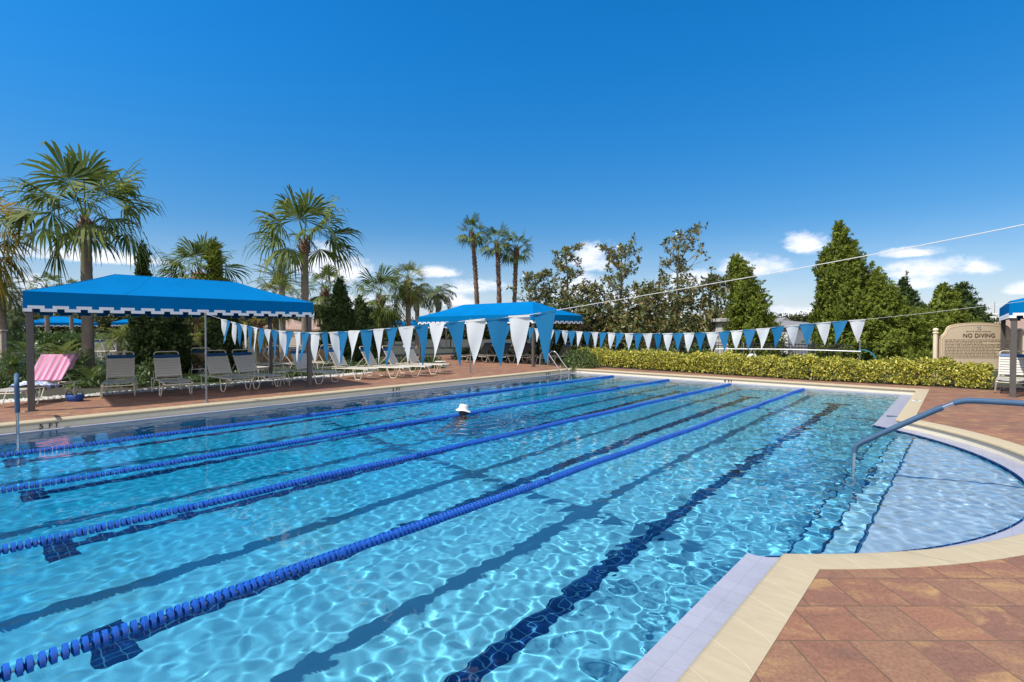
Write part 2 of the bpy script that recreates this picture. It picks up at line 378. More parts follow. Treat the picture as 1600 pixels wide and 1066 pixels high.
def coping_mat():
    m, t, b = new_mat('cream_coping_stone')
    uv = t.n('UVMap'); sx = t.n('SeparateXYZ'); t.l(uv.outputs[0], sx.inputs[0])
    fr = t.math('FRACT', t.math('DIVIDE', sx.outputs[0], 0.305)); j = t.math('LESS_THAN', t.math('MINIMUM', fr, t.math('SUBTRACT', 1.0, fr)), 0.011)
    idx = t.math('FLOOR', t.math('DIVIDE', sx.outputs[0], 0.305)); wn = t.n('TexWhiteNoise', noise_dimensions='1D'); t.l(idx, wn.inputs['W'])
    pos = t.n('NewGeometry').outputs['Position']
    mp = t.n('Mapping'); mp.inputs['Scale'].default_value = (2, 9, 2); mp.inputs['Rotation'].default_value = (0, 0, 0.7); t.l(pos, mp.inputs['Vector'])
    n1 = t.noise(mp.outputs[0], 2.5, 5, 0.6, 0.5); n2 = t.noise(pos, 70, 3, 0.7)
    c = t.mix(t.math('MULTIPLY_ADD', n1, 2.2, -0.6, clamp=True), (0.375, 0.31, 0.20), (0.46, 0.385, 0.255))
    c = t.mix(t.math('MULTIPLY', wn.outputs[0], 0.5), c, (0.42, 0.345, 0.22))
    c = t.mix(t.math('MULTIPLY', t.math('MULTIPLY_ADD', n2, 2.5, -0.9, clamp=True), 0.25), c, (0.42, 0.34, 0.24))
    c = t.mix(t.math('MULTIPLY', j, 0.4), c, (0.62, 0.54, 0.40))
    t.l(c, b.inputs['Base Color']); b.inputs['Roughness'].default_value = 0.8; b.inputs['Specular IOR Level'].default_value = 0.3
    bp = t.n('Bump'); bp.inputs['Strength'].default_value = 0.25; bp.inputs['Distance'].default_value = 0.004
    t.l(t.math('SUBTRACT', n2, t.math('MULTIPLY', j, 1.5)), bp.inputs['Height']); t.l(bp.outputs[0], b.inputs['Normal'])
    return m
COPING = coping_mat()

def plaster_mat():
    m, t, b = new_mat('blue_pool_plaster')
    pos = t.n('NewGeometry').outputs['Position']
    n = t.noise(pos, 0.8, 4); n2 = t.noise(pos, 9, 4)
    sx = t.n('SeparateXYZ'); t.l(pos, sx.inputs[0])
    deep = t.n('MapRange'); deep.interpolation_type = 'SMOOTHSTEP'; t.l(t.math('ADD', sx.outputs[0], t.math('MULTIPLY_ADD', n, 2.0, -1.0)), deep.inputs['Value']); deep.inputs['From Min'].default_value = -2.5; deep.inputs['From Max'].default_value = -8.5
    c = t.mix(deep.outputs[0], (0.165, 0.49, 0.64), (0.016, 0.335, 0.57))        # light absorbed by the deeper water is painted into the plaster colour
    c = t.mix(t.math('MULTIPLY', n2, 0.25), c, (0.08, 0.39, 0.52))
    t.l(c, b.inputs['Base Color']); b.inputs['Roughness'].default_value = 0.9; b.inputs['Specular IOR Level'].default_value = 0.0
    return m
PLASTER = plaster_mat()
PLASTERS = mk('shallow_look_step_plaster', (0.47, 0.54, 0.64), 0.9, var=0.06, spec=0.0)  # less light lost in shallow water, painted into the step colour
PLASTERM = mk('mid_depth_look_step_plaster', (0.29, 0.52, 0.64), 0.9, var=0.06, spec=0.0)  # middle step, tinted for the light lost at its water depth
def tile_mat():
    m, t, b = new_mat('dark_blue_floor_tile')
    pos = t.n('NewGeometry').outputs['Position']
    br = t.n('TexBrick'); t.l(pos, br.inputs['Vector']); br.inputs['Scale'].default_value = 1; br.inputs['Brick Width'].default_value = 0.1; br.inputs['Row Height'].default_value = 0.1
    br.offset = 0; br.inputs['Mortar Size'].default_value = 0.004
    br.inputs['Color1'].default_value = (0.004, 0.018, 0.085, 1); br.inputs['Color2'].default_value = (0.006, 0.03, 0.13, 1); br.inputs['Mortar'].default_value = (0.04, 0.16, 0.28, 1)
    t.l(br.outputs[0], b.inputs['Base Color']); b.inputs['Roughness'].default_value = 0.5; b.inputs['Specular IOR Level'].default_value = 0.0
    return m
DARKTILE = tile_mat()
def water_mat():
    m, t, b = new_mat('pool_water')
    b.inputs['Base Color'].default_value = (0.78, 0.955, 1.0, 1); b.inputs['Roughness'].default_value = 0.0
    b.inputs['IOR'].default_value = 1.333; b.inputs['Transmission Weight'].default_value = 1.0
    return m
WATER = water_mat()

# ------------------------------------------------------------------ pool and deck
ARC_C = Vector((-4.16, 8.05))
def arc(R, y0, y1, n=48):
    a0 = math.asin((y0 - ARC_C.y) / R); a1 = math.asin((y1 - ARC_C.y) / R)
    return [(ARC_C.x + R * math.cos(a0 + (a1 - a0) * i / n), ARC_C.y + R * math.sin(a0 + (a1 - a0) * i / n)) for i in range(n + 1)]
NEAR, FAR, LEFT, RIGHT = -0.9, 18.08, -12.60, -1.0
wall_line = [(LEFT, NEAR), (RIGHT, NEAR)] + arc(5.0, 4.17, 11.93) + [(RIGHT - 0.08, FAR), (LEFT, FAR)]
ledge_line = [(-12.45, -0.55), (-1.33, -0.55), (-1.33, 4.37)] + arc(4.70, 4.372, 11.84) + [(-1.36, 12.05), (-1.42, 17.72), (-12.45, 17.72)]
# the arc runs along its own radius, the ledge returns straight to the wall at both ends
coping_outer = offset(wall_line, 0.25)

# coping: swept profile with a rounded nose, arc length kept as UV
def sweep(name, poly, prof, mat, parent=None):
    loops = [offset(poly, d) for d, z in prof]; n = len(poly); V = []; F = []
    L = [0.0]
    for i in range(n): L.append(L[-1] + (Vector(poly[(i + 1) % n]) - Vector(poly[i])).length)
    for (d, z), lp in zip(prof, loops): V += [(p.x, p.y, z) for p in lp]
    me = bpy.data.meshes.new(name); uvs = []
    for k in range(len(prof) - 1):
        for i in range(n):
            j = (i + 1) % n; F.append((k * n + i, k * n + j, (k + 1) * n + j, (k + 1) * n + i)); uvs += [(L[i], k), (L[i + 1], k), (L[i + 1], k + 1), (L[i], k + 1)]
    me.from_pydata(V, [], F); uvl = me.uv_layers.new(name='UVMap'); uvl.data.foreach_set('uv', np.array(uvs, np.float32).ravel())
    me.materials.append(mat); me.shade_smooth(); me.set_sharp_from_angle(angle=math.radians(38))
    return link(name, me, parent)
struct(sweep('pool_coping', wall_line, [(0.03, 0.112), (-0.012, 0.114), (-0.022, 0.128), (-0.022, 0.15), (-0.010, 0.166), (0.014, 0.173), (0.25, 0.174), (0.25, 0.09)], COPING))
wl = offset(wall_line, 0.012)
mb = MB(); n = len(wl)
mb.add([(p.x, p.y, 0.0) for p in wl] + [(p.x, p.y, 0.118) for p in wl], [(i, (i + 1) % n, n + (i + 1) % n, n + i) for i in range(n)])
struct(mb.build('pool_wall', WALLT))
# ledge at the waterline and the basin walls under it
v, f = ring(offset(wall_line, 0.03), ledge_line, 0.016)
mb = MB(); mb.add(v, f, 0); n = len(ledge_line)
mb.add([(p[0], p[1], 0.016) for p in ledge_line] + [(p[0], p[1], -0.03) for p in ledge_line], [(i, (i + 1) % n, n + (i + 1) % n, n + i) for i in range(n)], 0)
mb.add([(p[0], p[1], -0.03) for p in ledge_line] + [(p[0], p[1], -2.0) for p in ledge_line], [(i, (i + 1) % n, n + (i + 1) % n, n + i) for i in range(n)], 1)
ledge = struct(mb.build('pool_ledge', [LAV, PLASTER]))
# dark tile band round the alcove, just proud of the ledge face
ac = arc(4.692, 4.40, 11.82); mb = MB(); n = len(ac)
mb.add([(p[0], p[1], 0.010) for p in ac] + [(p[0], p[1], -0.07) for p in ac], [(i, i + 1, n + i + 1, n + i) for i in range(n - 1)])
mb.add([(p[0], p[1], 0.0195) for p in ac] + [(p[0] + 0.022 * math.cos(math.atan2(p[1] - 8.05, p[0] + 4.16)), p[1] + 0.022 * math.sin(math.atan2(p[1] - 8.05, p[0] + 4.16)), 0.0195) for p in ac], [(i, i + 1, n + i + 1, n + i) for i in range(n - 1)])
struct(mb.build('alcove_tile_band', DARKTILE))
def fz(x): return -1.10 - 0.45 * (-1.3 - x) / 11.2
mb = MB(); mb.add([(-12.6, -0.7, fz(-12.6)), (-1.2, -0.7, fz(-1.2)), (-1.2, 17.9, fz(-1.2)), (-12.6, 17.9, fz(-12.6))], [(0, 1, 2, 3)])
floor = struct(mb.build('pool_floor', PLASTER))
# steps in the alcove
mb = MB()
for x0, z in ((-0.72, -0.22), (-1.0, -0.50), (-1.27, -0.80)):
    mb.box(((x0 + 1.2) / 2, 8.1, z - 0.4), (1.2 - x0, 9.6, 0.8), None, 0 if z > -0.3 else (2 if z > -0.6 else 1))
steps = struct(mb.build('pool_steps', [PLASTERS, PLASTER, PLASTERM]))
mb = MB()
for x0, z in ((-0.72, -0.22), (-1.0, -0.50), (-1.27, -0.80)):
    mb.box((x0 + 0.014, 8.1, z + 0.001), (0.026, 9.5, 0.012))
struct(mb.build('step_tile_edge', DARKTILE))
# lane lines: tile stripes ending in a T
for x in (-2.62, -4.85, -7.0, -9.23, -11.42):
    mb = MB(); z = lambda xx: fz(xx) + 0.005; hw = 0.10; y0, y1 = 0.98, 15.85
    mb.add([(x - hw, y0, z(x - hw)), (x + hw, y0, z(x + hw)), (x + hw, y1, z(x + hw)), (x - hw, y1, z(x - hw))], [(0, 1, 2, 3)])
    for ya, yb in ((y0 - 0.25, y0), (y1, y1 + 0.25)):
        mb.add([(x - 0.30, ya, z(x - 0.30)), (x + 0.30, ya, z(x + 0.30)), (x + 0.30, yb, z(x + 0.30)), (x - 0.30, yb, z(x - 0.30))], [(0, 1, 2, 3)])
    struct(mb.build('lane_marking', DARKTILE))
# water: one sheet with real waves
STEP = 0.022
xs = np.arange(-12.56, 0.66, STEP); ys = np.arange(-0.66, 17.84, STEP); X, Y = np.meshgrid(xs, ys)
rng = np.random.default_rng(5)
def waves(n, l0, l1, amp, spread=PI, th0=0.0, pw=1.15):
    Z = np.zeros_like(X)
    for _ in range(n):
        L = l0 * (l1 / l0) ** rng.random(); k = 2 * PI / L; th = th0 + (rng.random() - 0.5) * 2 * spread; ph = rng.random() * 2 * PI
        Z += amp * (L / l1) ** pw * np.sin(k * (X * math.cos(th) + Y * math.sin(th)) + ph)
    return Z
def blob(cx, cy, r): return np.exp(-((X - cx) ** 2 + (Y - cy) ** 2) / (r * r))
lowf = waves(10, 3.0, 8.0, 1.0, pw=0.0); lowf = (lowf - lowf.min()) / (lowf.max() - lowf.min())
right = 1 / (1 + np.exp(-(X + 3.4) * 1.6)); chop = np.clip(0.18 + 0.25 * lowf ** 2 + 0.50 * right + 0.8 * blob(-8.2, 7.6, 1.6) + 0.35 * blob(-1.1, 7.8, 1.0) + 0.75 * blob(0.0, 8.0, 1.7), 0, 1.4)
Z = waves(26, 0.45, 2.4, 0.0022) * 0.52 + chop * (waves(50, 0.12, 0.42, 0.00068) + waves(48, 0.09, 0.24, 0.00050))
for (cx, cy, lam, a, R) in ((-8.19, 7.6, 0.34, 0.010, 1.2), (-1.1, 7.82, 0.16, 0.0022, 0.7)):
    r = np.hypot(X - cx, Y - cy); Z += a * np.sin(2 * PI * r / lam) * np.exp(-r / R) * np.clip(r / 0.25, 0, 1)
V = np.stack([X, Y, Z], -1).reshape(-1, 3); ny, nx = X.shape
idx = np.arange(nx * ny).reshape(ny, nx); Q = np.stack([idx[:-1, :-1], idx[:-1, 1:], idx[1:, 1:], idx[1:, :-1]], -1)
keep = inside(offset(ledge_line, 0.09), (X[:-1, :-1] + X[1:, 1:]) / 2, (Y[:-1, :-1] + Y[1:, 1:]) / 2); Q = Q[keep]
used = np.unique(Q); remap = np.zeros(nx * ny, np.int64); remap[used] = np.arange(len(used))
water = struct(np_mesh('pool_water', V[used], remap[Q], WATER, smooth=True))
water.cycles.is_caustics_caster = True
for o in COL.objects:
    if o.name.startswith(('pool_floor', 'pool_steps', 'pool_ledge', 'lane_marking', 'step_tile')): o.cycles.is_caustics_receiver = True

# deck and ground
deck_out = [(-17.0, -7), (8, -7), (8, 19.15), (-12.6, 19.55), (-15.6, 21.2), (-15.6, 23.4), (-26, 23.4), (-26, 15.5), (-19.6, 14.9), (-16.9, 10.6), (-16.5, 6.0), (-16.35, 1.0)]
v, f = ring(deck_out, offset(wall_line, 0.24), 0.17)
mb = MB(); mb.add(v, f); struct(mb.build('pool_deck', PAVER))
def ground_mat():
    m, t, b = new_mat('mulch_and_grass')
    pos = t.n('NewGeometry').outputs['Position']
    n = t.noise(pos, 0.6, 5); n2 = t.noise(pos, 14, 5, 0.7)
    c = t.mix(t.math('MULTIPLY_ADD', n, 5, -2.2, clamp=True), (0.055, 0.04, 0.028), (0.05, 0.075, 0.022))
    c = t.mix(t.math('MULTIPLY_ADD', n2, 2, -0.6, clamp=True), t.mix(1.0, c, (0.5, 0.5, 0.5), 'MULTIPLY'), c)
    t.l(c, b.inputs['Base Color']); b.inputs['Roughness'].default_value = 0.95
    return m
v, f = ring([(-700, -700), (700, -700), (700, 700), (-700, 700)], offset(wall_line, 0.3), 0.12)
mb = MB(); mb.add(v, f); struct(mb.build('ground', ground_mat()))
# ------------------------------------------------------------------ depth markings
def text_obj(name, body, size, mat, M4, parent=None, extrude=0.003, bold=0.0, spacing=1.0):
    cu = bpy.data.curves.new(name, 'FONT'); cu.body = body; cu.size = size; cu.extrude = extrude; cu.offset = bold
    cu.space_character = spacing; cu.align_x = 'CENTER'; cu.align_y = 'CENTER'
    tmp = bpy.data.objects.new(name + '_tmp', cu); COL.objects.link(tmp)
    dg = bpy.context.evaluated_depsgraph_get(); me = bpy.data.meshes.new_from_object(tmp.evaluated_get(dg))
    bpy.data.objects.remove(tmp); me.name = name; me.materials.clear(); me.materials.append(mat)
    o = link(name, me, parent); o.matrix_local = M4; return o
def frame4(o, x, y):
    x = Vector(x).normalized(); y = Vector(y).normalized(); z = x.cross(y)
    return Matrix(((x.x, y.x, z.x, o[0]), (x.y, y.y, z.y, o[1]), (x.z, y.z, z.z, o[2]), (0, 0, 0, 1)))
for (Y, lab) in ((1.40, 'black 5 FT depth marking on the shaded pool wall nearest the tall blue rail'), (9.05, 'black 5 FT depth marking on the left pool wall midway along the lounger row'),
                 (16.35, 'faint 5 FT depth marking on the pool wall beside the steel ladder')):
    o = text_obj('depth_marking', '5 FT', 0.125, INK, frame4((LEFT + 0.002, Y, 0.066), (0, 1, 0), (0, 0, 1)), bold=0.0022, spacing=1.25)
    tag(o, lab, 'depth marking', 'depth markings on the pool walls')
o = text_obj('depth_marking', '4 FT', 0.125, INK, frame4((at(1131, 597, 0.066).x, FAR - 0.002, 0.066), (1, 0, 0), (0, 0, 1)), bold=0.0022, spacing=1.25)
tag(o, 'black 4 FT depth marking on the sunlit far pool wall', 'depth marking', 'depth markings on the pool walls')
# small white tile with a blue mark set in the coping by the far corner
p = at(1432, 626, 0.175); root = empty('coping_tile', (p.x, p.y, 0.1735)); tag(root, 'small white tile with blue mark set in the coping at the far corner', 'marking tile')
MB().bbox((0, 0, 0.002), (0.15, 0.15, 0.006), 0.0015).build('tile', WHITE, root)
ro = MB(); ro.tube([(0.05 * math.cos(a), 0.05 * math.sin(a), 0.0065) for a in np.linspace(0, 2 * PI, 20, endpoint=False)], 0.004, 4, closed=True)
ro.box((0, 0, 0.0065), (0.09, 0.010, 0.004), Matrix.Rotation(0.78, 3, 'Z')); ro.build('mark', BSTRAP, root)

# ------------------------------------------------------------------ lane ropes
R_, W_ = 0.051, 0.025
prof = [(0.010, -0.020), (0.022, -0.017), (R_ - 0.012, -0.007), (R_ - 0.008, -W_ / 2), (R_ - 0.0015, -W_ / 2), (R_, -W_ / 2 + 0.0015), (R_, W_ / 2 - 0.0015), (R_ - 0.0015, W_ / 2), (R_ - 0.008, W_ / 2), (R_ - 0.012, 0.007), (0.022, 0.017), (0.010, 0.020)]
dmb = MB(); dmb.lathe(prof, 14, axis='Y')
for k in range(7):
    a = 2 * PI * k / 7; dmb.box((0.028 * math.cos(a), 0, 0.028 * math.sin(a)), (0.044, W_ * 0.8, 0.004), Matrix.Rotation(-a, 3, 'Y'))
disc0 = dmb.build('float_disc', DISCB, smooth=True); disc_me = disc0.data; bpy.data.objects.remove(disc0)
low = MB(); low.lathe([(0.012, -0.018), (R_ - 0.012, -0.006), (R_ - 0.004, -W_ / 2), (R_, -W_ / 2 + 0.002), (R_, W_ / 2 - 0.002), (R_ - 0.004, W_ / 2), (R_ - 0.012, 0.006), (0.012, 0.018)], 10, axis='Y')
PITCHD, NEARN, Y0, Y1 = 0.0465, 100, -0.50, 17.66
stuff_me = None
labs = ['blue disc lane rope nearest the alcove steps, largest in the photo', 'blue disc lane rope second out from the alcove steps', 'blue disc lane rope running just in front of the swimmer', 'blue disc lane rope nearest the shaded left pool wall']
for x, lab, ys0 in zip((-3.78, -5.92, -8.1, -10.36), labs, (0.12, 0.25, 0.4, 0.55)):
    root = empty('lane_rope', (x, 0, 0.010)); tag(root, lab, 'lane rope', 'lane ropes across the pool')
    i0 = int((ys0 - Y0) / PITCHD); N = int((Y1 - Y0 - 0.15) / PITCHD)
    c = MB(); c.tube([(0, Y0 - 0.06, 0), (0, Y1 + 0.06, 0)], 0.006, 6); c.build('cable', ROPEW, root)
    far = MB()
    rr = random.Random(int(-x * 100))
    for i in range(N):
        y = Y0 + 0.08 + i * PITCHD + rr.uniform(-0.006, 0.006); wob = 0.010 * math.sin(y * 1.3 + x) + 0.006 * math.sin(y * 3.1 + 2 * x); dz = 0.004 * math.sin(y * 2.3 + x * 3)
        if i0 <= i < i0 + NEARN:
            o = link('float_disc', disc_me, root); o.location = (wob, y, dz); o.rotation_euler = (rr.uniform(-0.04, 0.04), rr.uniform(0, 3), rr.uniform(-0.05, 0.05))
        else:
            far.add([(v[0] + wob, v[1] + y, v[2] + dz) for v in low.v], low.f)
    fo = far.build('float_discs', DISCB, root, smooth=True); fo['kind'] = 'stuff'

# ------------------------------------------------------------------ pennant lines
def pennant_mesh(seed, mat, tilt):
    rr = random.Random(seed); nu, nv = 6, 8; V = []; F = []
    ph, am = rr.uniform(0, 6), rr.uniform(0.012, 0.030); sk = rr.uniform(-0.05, 0.05) + tilt
    for j in range(nv + 1):
        v = j / nv
        for i in range(nu + 1):
            u = (i / nu - 0.5)
            wd = 0.292 * (1 - v * 0.97)
            V.append((u * wd + sk * v * v, am * (math.sin(u * (1 - v * 0.95) * 5 + ph + v * 2.5) - math.sin(ph)) * (0.3 + v) + rr.uniform(-.001, .001) + 0.03 * v * v * math.sin(ph), -0.455 * v - 0.004))
    for j in range(nv):
        for i in range(nu): a = j * (nu + 1) + i; F.append((a, a + 1, a + nu + 2, a + nu + 1))
    mb = MB(); mb.add(V, F)
    mb.box((0, 0, -0.004), (0.294, 0.008, 0.022))
    return mb.build('pennant', mat, None, smooth=True, angle=60).data
PEN = {c: [] for c in 'BW'}
for c, m in (('B', FLAGB), ('W', FLAGW)):
    for k in range(7):
        me = pennant_mesh(k * 2 + (c == 'B') * 40, m, -0.02); PEN[c].append(me)
for o in [o for o in COL.objects if o.name.startswith('pennant')]: bpy.data.objects.remove(o)
def pennant_line(name, label, A, B, pix, first_px, last_px, start, seed):
    """rope hung through the picture points pix, in the vertical plane through A and B"""
    root = empty(name, (A.x, A.y, 0)); tag(root, label, 'pennant line', 'pennant lines across the pool')
    P = [on_plane(px, py, A, B) for px, py in pix]; D = (B - A).normalized(); D.z = 0; D.normalize()
    S = [(p - A).dot(D) for p in P]; Zs = [p.z for p in P]
    def zz(s):
        for i in range(len(S) - 1):
            if s <= S[i + 1] or i == len(S) - 2:
                # Catmull-Rom through the points
                u = (s - S[i]) / (S[i + 1] - S[i])
                m0 = (Zs[i + 1] - Zs[max(i - 1, 0)]) / (S[i + 1] - S[max(i - 1, 0)]) * (S[i + 1] - S[i]); j = min(i + 2, len(S) - 1); m1 = (Zs[j] - Zs[i]) / (S[j] - S[i]) * (S[i + 1] - S[i])
                return (2 * u ** 3 - 3 * u * u + 1) * Zs[i] + (u ** 3 - 2 * u * u + u) * m0 + (-2 * u ** 3 + 3 * u * u) * Zs[i + 1] + (u ** 3 - u * u) * m1
    base = Vector((A.x, A.y, 0))
    def pt(s): q = A + D * s; return Vector((q.x, q.y, zz(s))) - base
    n = 160; mbb = MB(); mbb.tube([pt(S[0] + (S[-1] - S[0]) * i / n) for i in range(n + 1)], 0.0024, 5); mbb.build('rope', ROPEW, root, smooth=True)
    s0 = (on_plane(first_px, 500, A, B) - A).dot(D); s1 = (on_plane(last_px, 500, A, B) - A).dot(D)
    ncount = max(2, round((s1 - s0) / 0.302)); rr = random.Random(seed); ang = math.atan2(D.y, D.x)
    for i in range(ncount):
        s = s0 + (i + 0.5) * (s1 - s0) / ncount; c = 'BW'[(i + start) % 2]
        o = link('pennant', rr.choice(PEN[c]), root); o.location = pt(s)
        sl = math.atan2(zz(s + 0.1) - zz(s - 0.1), 0.2)
        o.rotation_euler = (rr.uniform(-0.16, 0.16), -sl * 0.8 + rr.uniform(-0.04, 0.04), ang + rr.uniform(-0.09, 0.09)); o.scale = (rr.uniform(0.94, 1.03), 1, rr.uniform(0.96, 1.03))
    return root, pt(S[0]) + base, pt(S[-1]) + base
def pole(label, x, y, ztop, z0=0.17):
    root = empty('pennant_pole', (x, y, z0)); tag(root, label, 'pole', 'poles holding the pennant lines')
    m = MB(); m.tube([(0, 0, 0.0), (0, 0, ztop - z0 + 0.02)], 0.021, 10); m.build('tube', GREYM, root, smooth=True)
    m = MB(); m.lathe([(0.001, 0.0), (0.05, 0.0), (0.052, 0.012), (0.028, 0.03)], 14); m.build('base_flange', GREYM, root, smooth=True)
    m = MB(); m.lathe([(0.028, -0.03), (0.03, 0.0), (0.02, 0.022), (0.001, 0.03)], 12, c=(0, 0, ztop - z0 + 0.02))
    m.tube([(0.03 + 0.022 * math.cos(a), 0, ztop - z0 + 0.022 * math.sin(a)) for a in np.linspace(0, 2 * PI, 12, endpoint=False)], 0.004, 5, closed=True); m.build('cap_ring', GREYM, root, smooth=True)
    return root
A1 = at(320, 628, 0.17); B1 = gp(850, 4.55); A1.z = 0; B1.z = 0
root, pa, pb = pennant_line('pennant_line', 'near pennant line with large blue and white flags sagging above the lane ropes', A1, B1,
    [(321, 490), (347, 499), (400, 512.5), (440, 517.5), (480, 520), (520, 519.5), (560, 517), (600, 514), (640, 510.5), (690, 505), (740, 500.5), (790, 496), (830, 491.5), (872, 484.5), (1150, 437), (1400, 391), (1620, 347), (1780, 312)], 346, 871, 1, 3)
pole('grey pole under the blue canopy holding the left end of the near pennant line', pa.x, pa.y, pa.z)
pole('grey pole holding the right end of the near pennant line', pb.x, pb.y, pb.z)
A2 = at(735, 583, 0.17); B2 = gp(1344, 10.1); A2.z = 0; B2.z = 0
root, pa, pb = pennant_line('pennant_line', 'far pennant line with small blue and white flags in front of the yellow hedge', A2, B2,
    [(735, 500), (770, 505.5), (815, 511), (868, 516), (930, 519.5), (1000, 521.5), (1060, 521), (1110, 519.5), (1170, 515.5), (1230, 509.5), (1290, 504), (1353, 499), (1440, 490), (1525, 480), (1640, 466), (1720, 455)], 772, 1353, 0, 9)
pole('short grey pole on the brick deck holding the left end of the far pennant line', pa.x, pa.y, pa.z)
pole('grey pole holding the right end of the far pennant line', pb.x, pb.y, pb.z)

# ------------------------------------------------------------------ canopies
def canopy(label, x0, x1, y0, y1, ze, zr, axis, inset, drop=0.41, posts=True, group='blue canopies round the pools', pitch=0.375, zg=0.17, ridge_mid=None):
    """hip-roofed fabric canopy; axis 'Y' or 'X' is the way the ridge runs"""
    cx, cy = (x0 + x1) / 2, (y0 + y1) / 2; root = empty('canopy', (cx, cy, zg)); tag(root, label, 'canopy', group)
    X0, X1, Y0_, Y1_ = x0 - cx, x1 - cx, y0 - cy, y1 - cy; e, r = ze - zg, zr - zg
    m = MB()
    if axis == 'Y': A, B = Vector((0, Y0_ + inset, r)), Vector((0, Y1_ - inset, r))
    else: A, B = Vector((X0 + inset, 0, r)), Vector((X1 - inset, 0, r))
    c = [Vector((X0, Y0_, e)), Vector((X1, Y0_, e)), Vector((X1, Y1_, e)), Vector((X0, Y1_, e))]
    def panel(p0, p1, q1, q0, n=24, k=10):     # eave p0-p1, ridge q0-q1, a little sag between
        vs = []; fs = []
        for j in range(k + 1):
            v = j / k
            for i in range(n + 1):
                u = i / n; p = (p0.lerp(p1, u)).lerp(q0.lerp(q1, u), v)
                p.z -= 0.06 * math.sin(PI * v) * (0.5 + 0.5 * math.sin(PI * u)) + 0.010 * math.sin(PI * v) * math.sin(u * 19 + v * 5) * math.sin(PI * u); vs.append(p)
        for j in range(k):
            for i in range(n): a = j * (n + 1) + i; fs.append((a, a + 1, a + n + 2, a + n + 1))
        m.add(vs, fs)
    if axis == 'Y':
        panel(c[1], c[2], B, A); panel(c[3], c[0], A, B); panel(c[0], c[1], A, A); panel(c[2], c[3], B, B)
    else:
        panel(c[0], c[1], B, A); panel(c[2], c[3], A, B); panel(c[1], c[2], B, B); panel(c[3], c[0], A, A)
    m.build('roof', CANV, root, smooth=True, angle=12, weld=True)
    sm = MB()                                                       # sewn seams down the long slopes
    for p0, p1, q1, q0 in (((c[1], c[2], B, A), (c[3], c[0], A, B)) if axis == 'Y' else ((c[0], c[1], B, A), (c[2], c[3], A, B))):
        for u in (0.27, 0.5, 0.73):
            pts = []
            for j in range(13):
                v = j / 12; p = (p0.lerp(p1, u)).lerp(q0.lerp(q1, u), v); p.z -= 0.06 * math.sin(PI * v) * (0.5 + 0.5 * math.sin(PI * u)) + 0.010 * math.sin(PI * v) * math.sin(u * 19 + v * 5) * math.sin(PI * u); pts.append(p)
            sm.tube(pts, 0.004, 5)
    sm.build('roof_seam', CANV, root, smooth=True)
    sd = MB()
    for P_, Q_ in ((A, B), (A, c[0]), (B, c[2]), (A, c[1] if axis == 'Y' else c[3]), (B, c[3] if axis == 'Y' else c[1])):
        pts = [P_.lerp(Q_, i / 8) for i in range(9)]
        for i, p in enumerate(pts): p.z -= 0.028 * math.sin(PI * i / 8) * (0 if (P_ is A and Q_ is B) else 1)
        sd.tube(pts, 0.008, 5)
    sd.build('seam_piping', CANV, root, smooth=True)
    for P_, Q_ in ((c[0], c[1]), (c[1], c[2]), (c[2], c[3]), (c[3], c[0])):
        L = (Q_ - P_).length; d = (Q_ - P_) / L; nrm = Vector((d.y, -d.x, 0)); n = max(4, round(L / pitch)); pt = L / n; bl = MB(); wh = MB(); th = 0.007
        zb, zn = e - drop + 0.066, e - drop + 0.126
        def slab(mm, s0, s1, zlo, zhi, o):
            a = P_ + d * s0; b = P_ + d * s1; V = []
            for q in (a, b):
                for z in (zlo, zhi):
                    for k in (0, 1): V.append((q.x + nrm.x * (o + k * th), q.y + nrm.y * (o + k * th), z))
            mm.add(V, [(0, 1, 3, 2), (4, 6, 7, 5), (0, 4, 5, 1), (2, 3, 7, 6), (0, 2, 6, 4), (1, 5, 7, 3)])
        slab(bl, 0, L, zn, e, 0)
        zl = e - drop
        for i in range(n):
            s = i * pt; a, b, cc = s + 0.16 * pt, s + 0.34 * pt, s + 0.66 * pt; dd = s + 0.84 * pt
            slab(bl, s, a, zb, zn, 0); slab(bl, dd, s + pt, zb, zn, 0)
            slab(bl, s, a, zl + 0.004, zb, -0.004); slab(bl, dd, s + pt, zl + 0.004, zb, -0.004); slab(bl, a, b, zl + 0.004, zn, -0.004); slab(bl, cc, dd, zl + 0.004, zn, -0.004); slab(bl, b, cc, zn - 0.062, zn, -0.004)
            slab(wh, s, a, zl, zb, 0.004); slab(wh, dd, s + pt, zl, zb, 0.004)
            slab(wh, a, b, zl, zn, 0.004); slab(wh, cc, dd, zl, zn, 0.004); slab(wh, b, cc, zn - 0.066, zn, 0.004)
        vo = bl.build('valance', CANV, root); wh.build('white_trim', CANVW, vo)
    fr = MB(); i_ = 0.06
    q = [Vector((X0 + i_, Y0_ + i_, e - 0.05)), Vector((X1 - i_, Y0_ + i_, e - 0.05)), Vector((X1 - i_, Y1_ - i_, e - 0.05)), Vector((X0 + i_, Y1_ - i_, e - 0.05))]
    for k in range(4):
        a, b = q[k], q[(k + 1) % 4]; fr.box((a + b) / 2, (abs(a.x - b.x) + 0.05, abs(a.y - b.y) + 0.05, 0.06))
    Ai, Bi = A - Vector((0, 0, 0.04)), B - Vector((0, 0, 0.04)); fr.tube([Ai, Bi], 0.02, 6)
    for k, ap in zip(range(4), (Ai, Ai, Bi, Bi) if axis == 'Y' else (Ai, Bi, Bi, Ai)): fr.tube([q[k], ap], 0.018, 6)
    fr.build('roof_frame', POST, root)
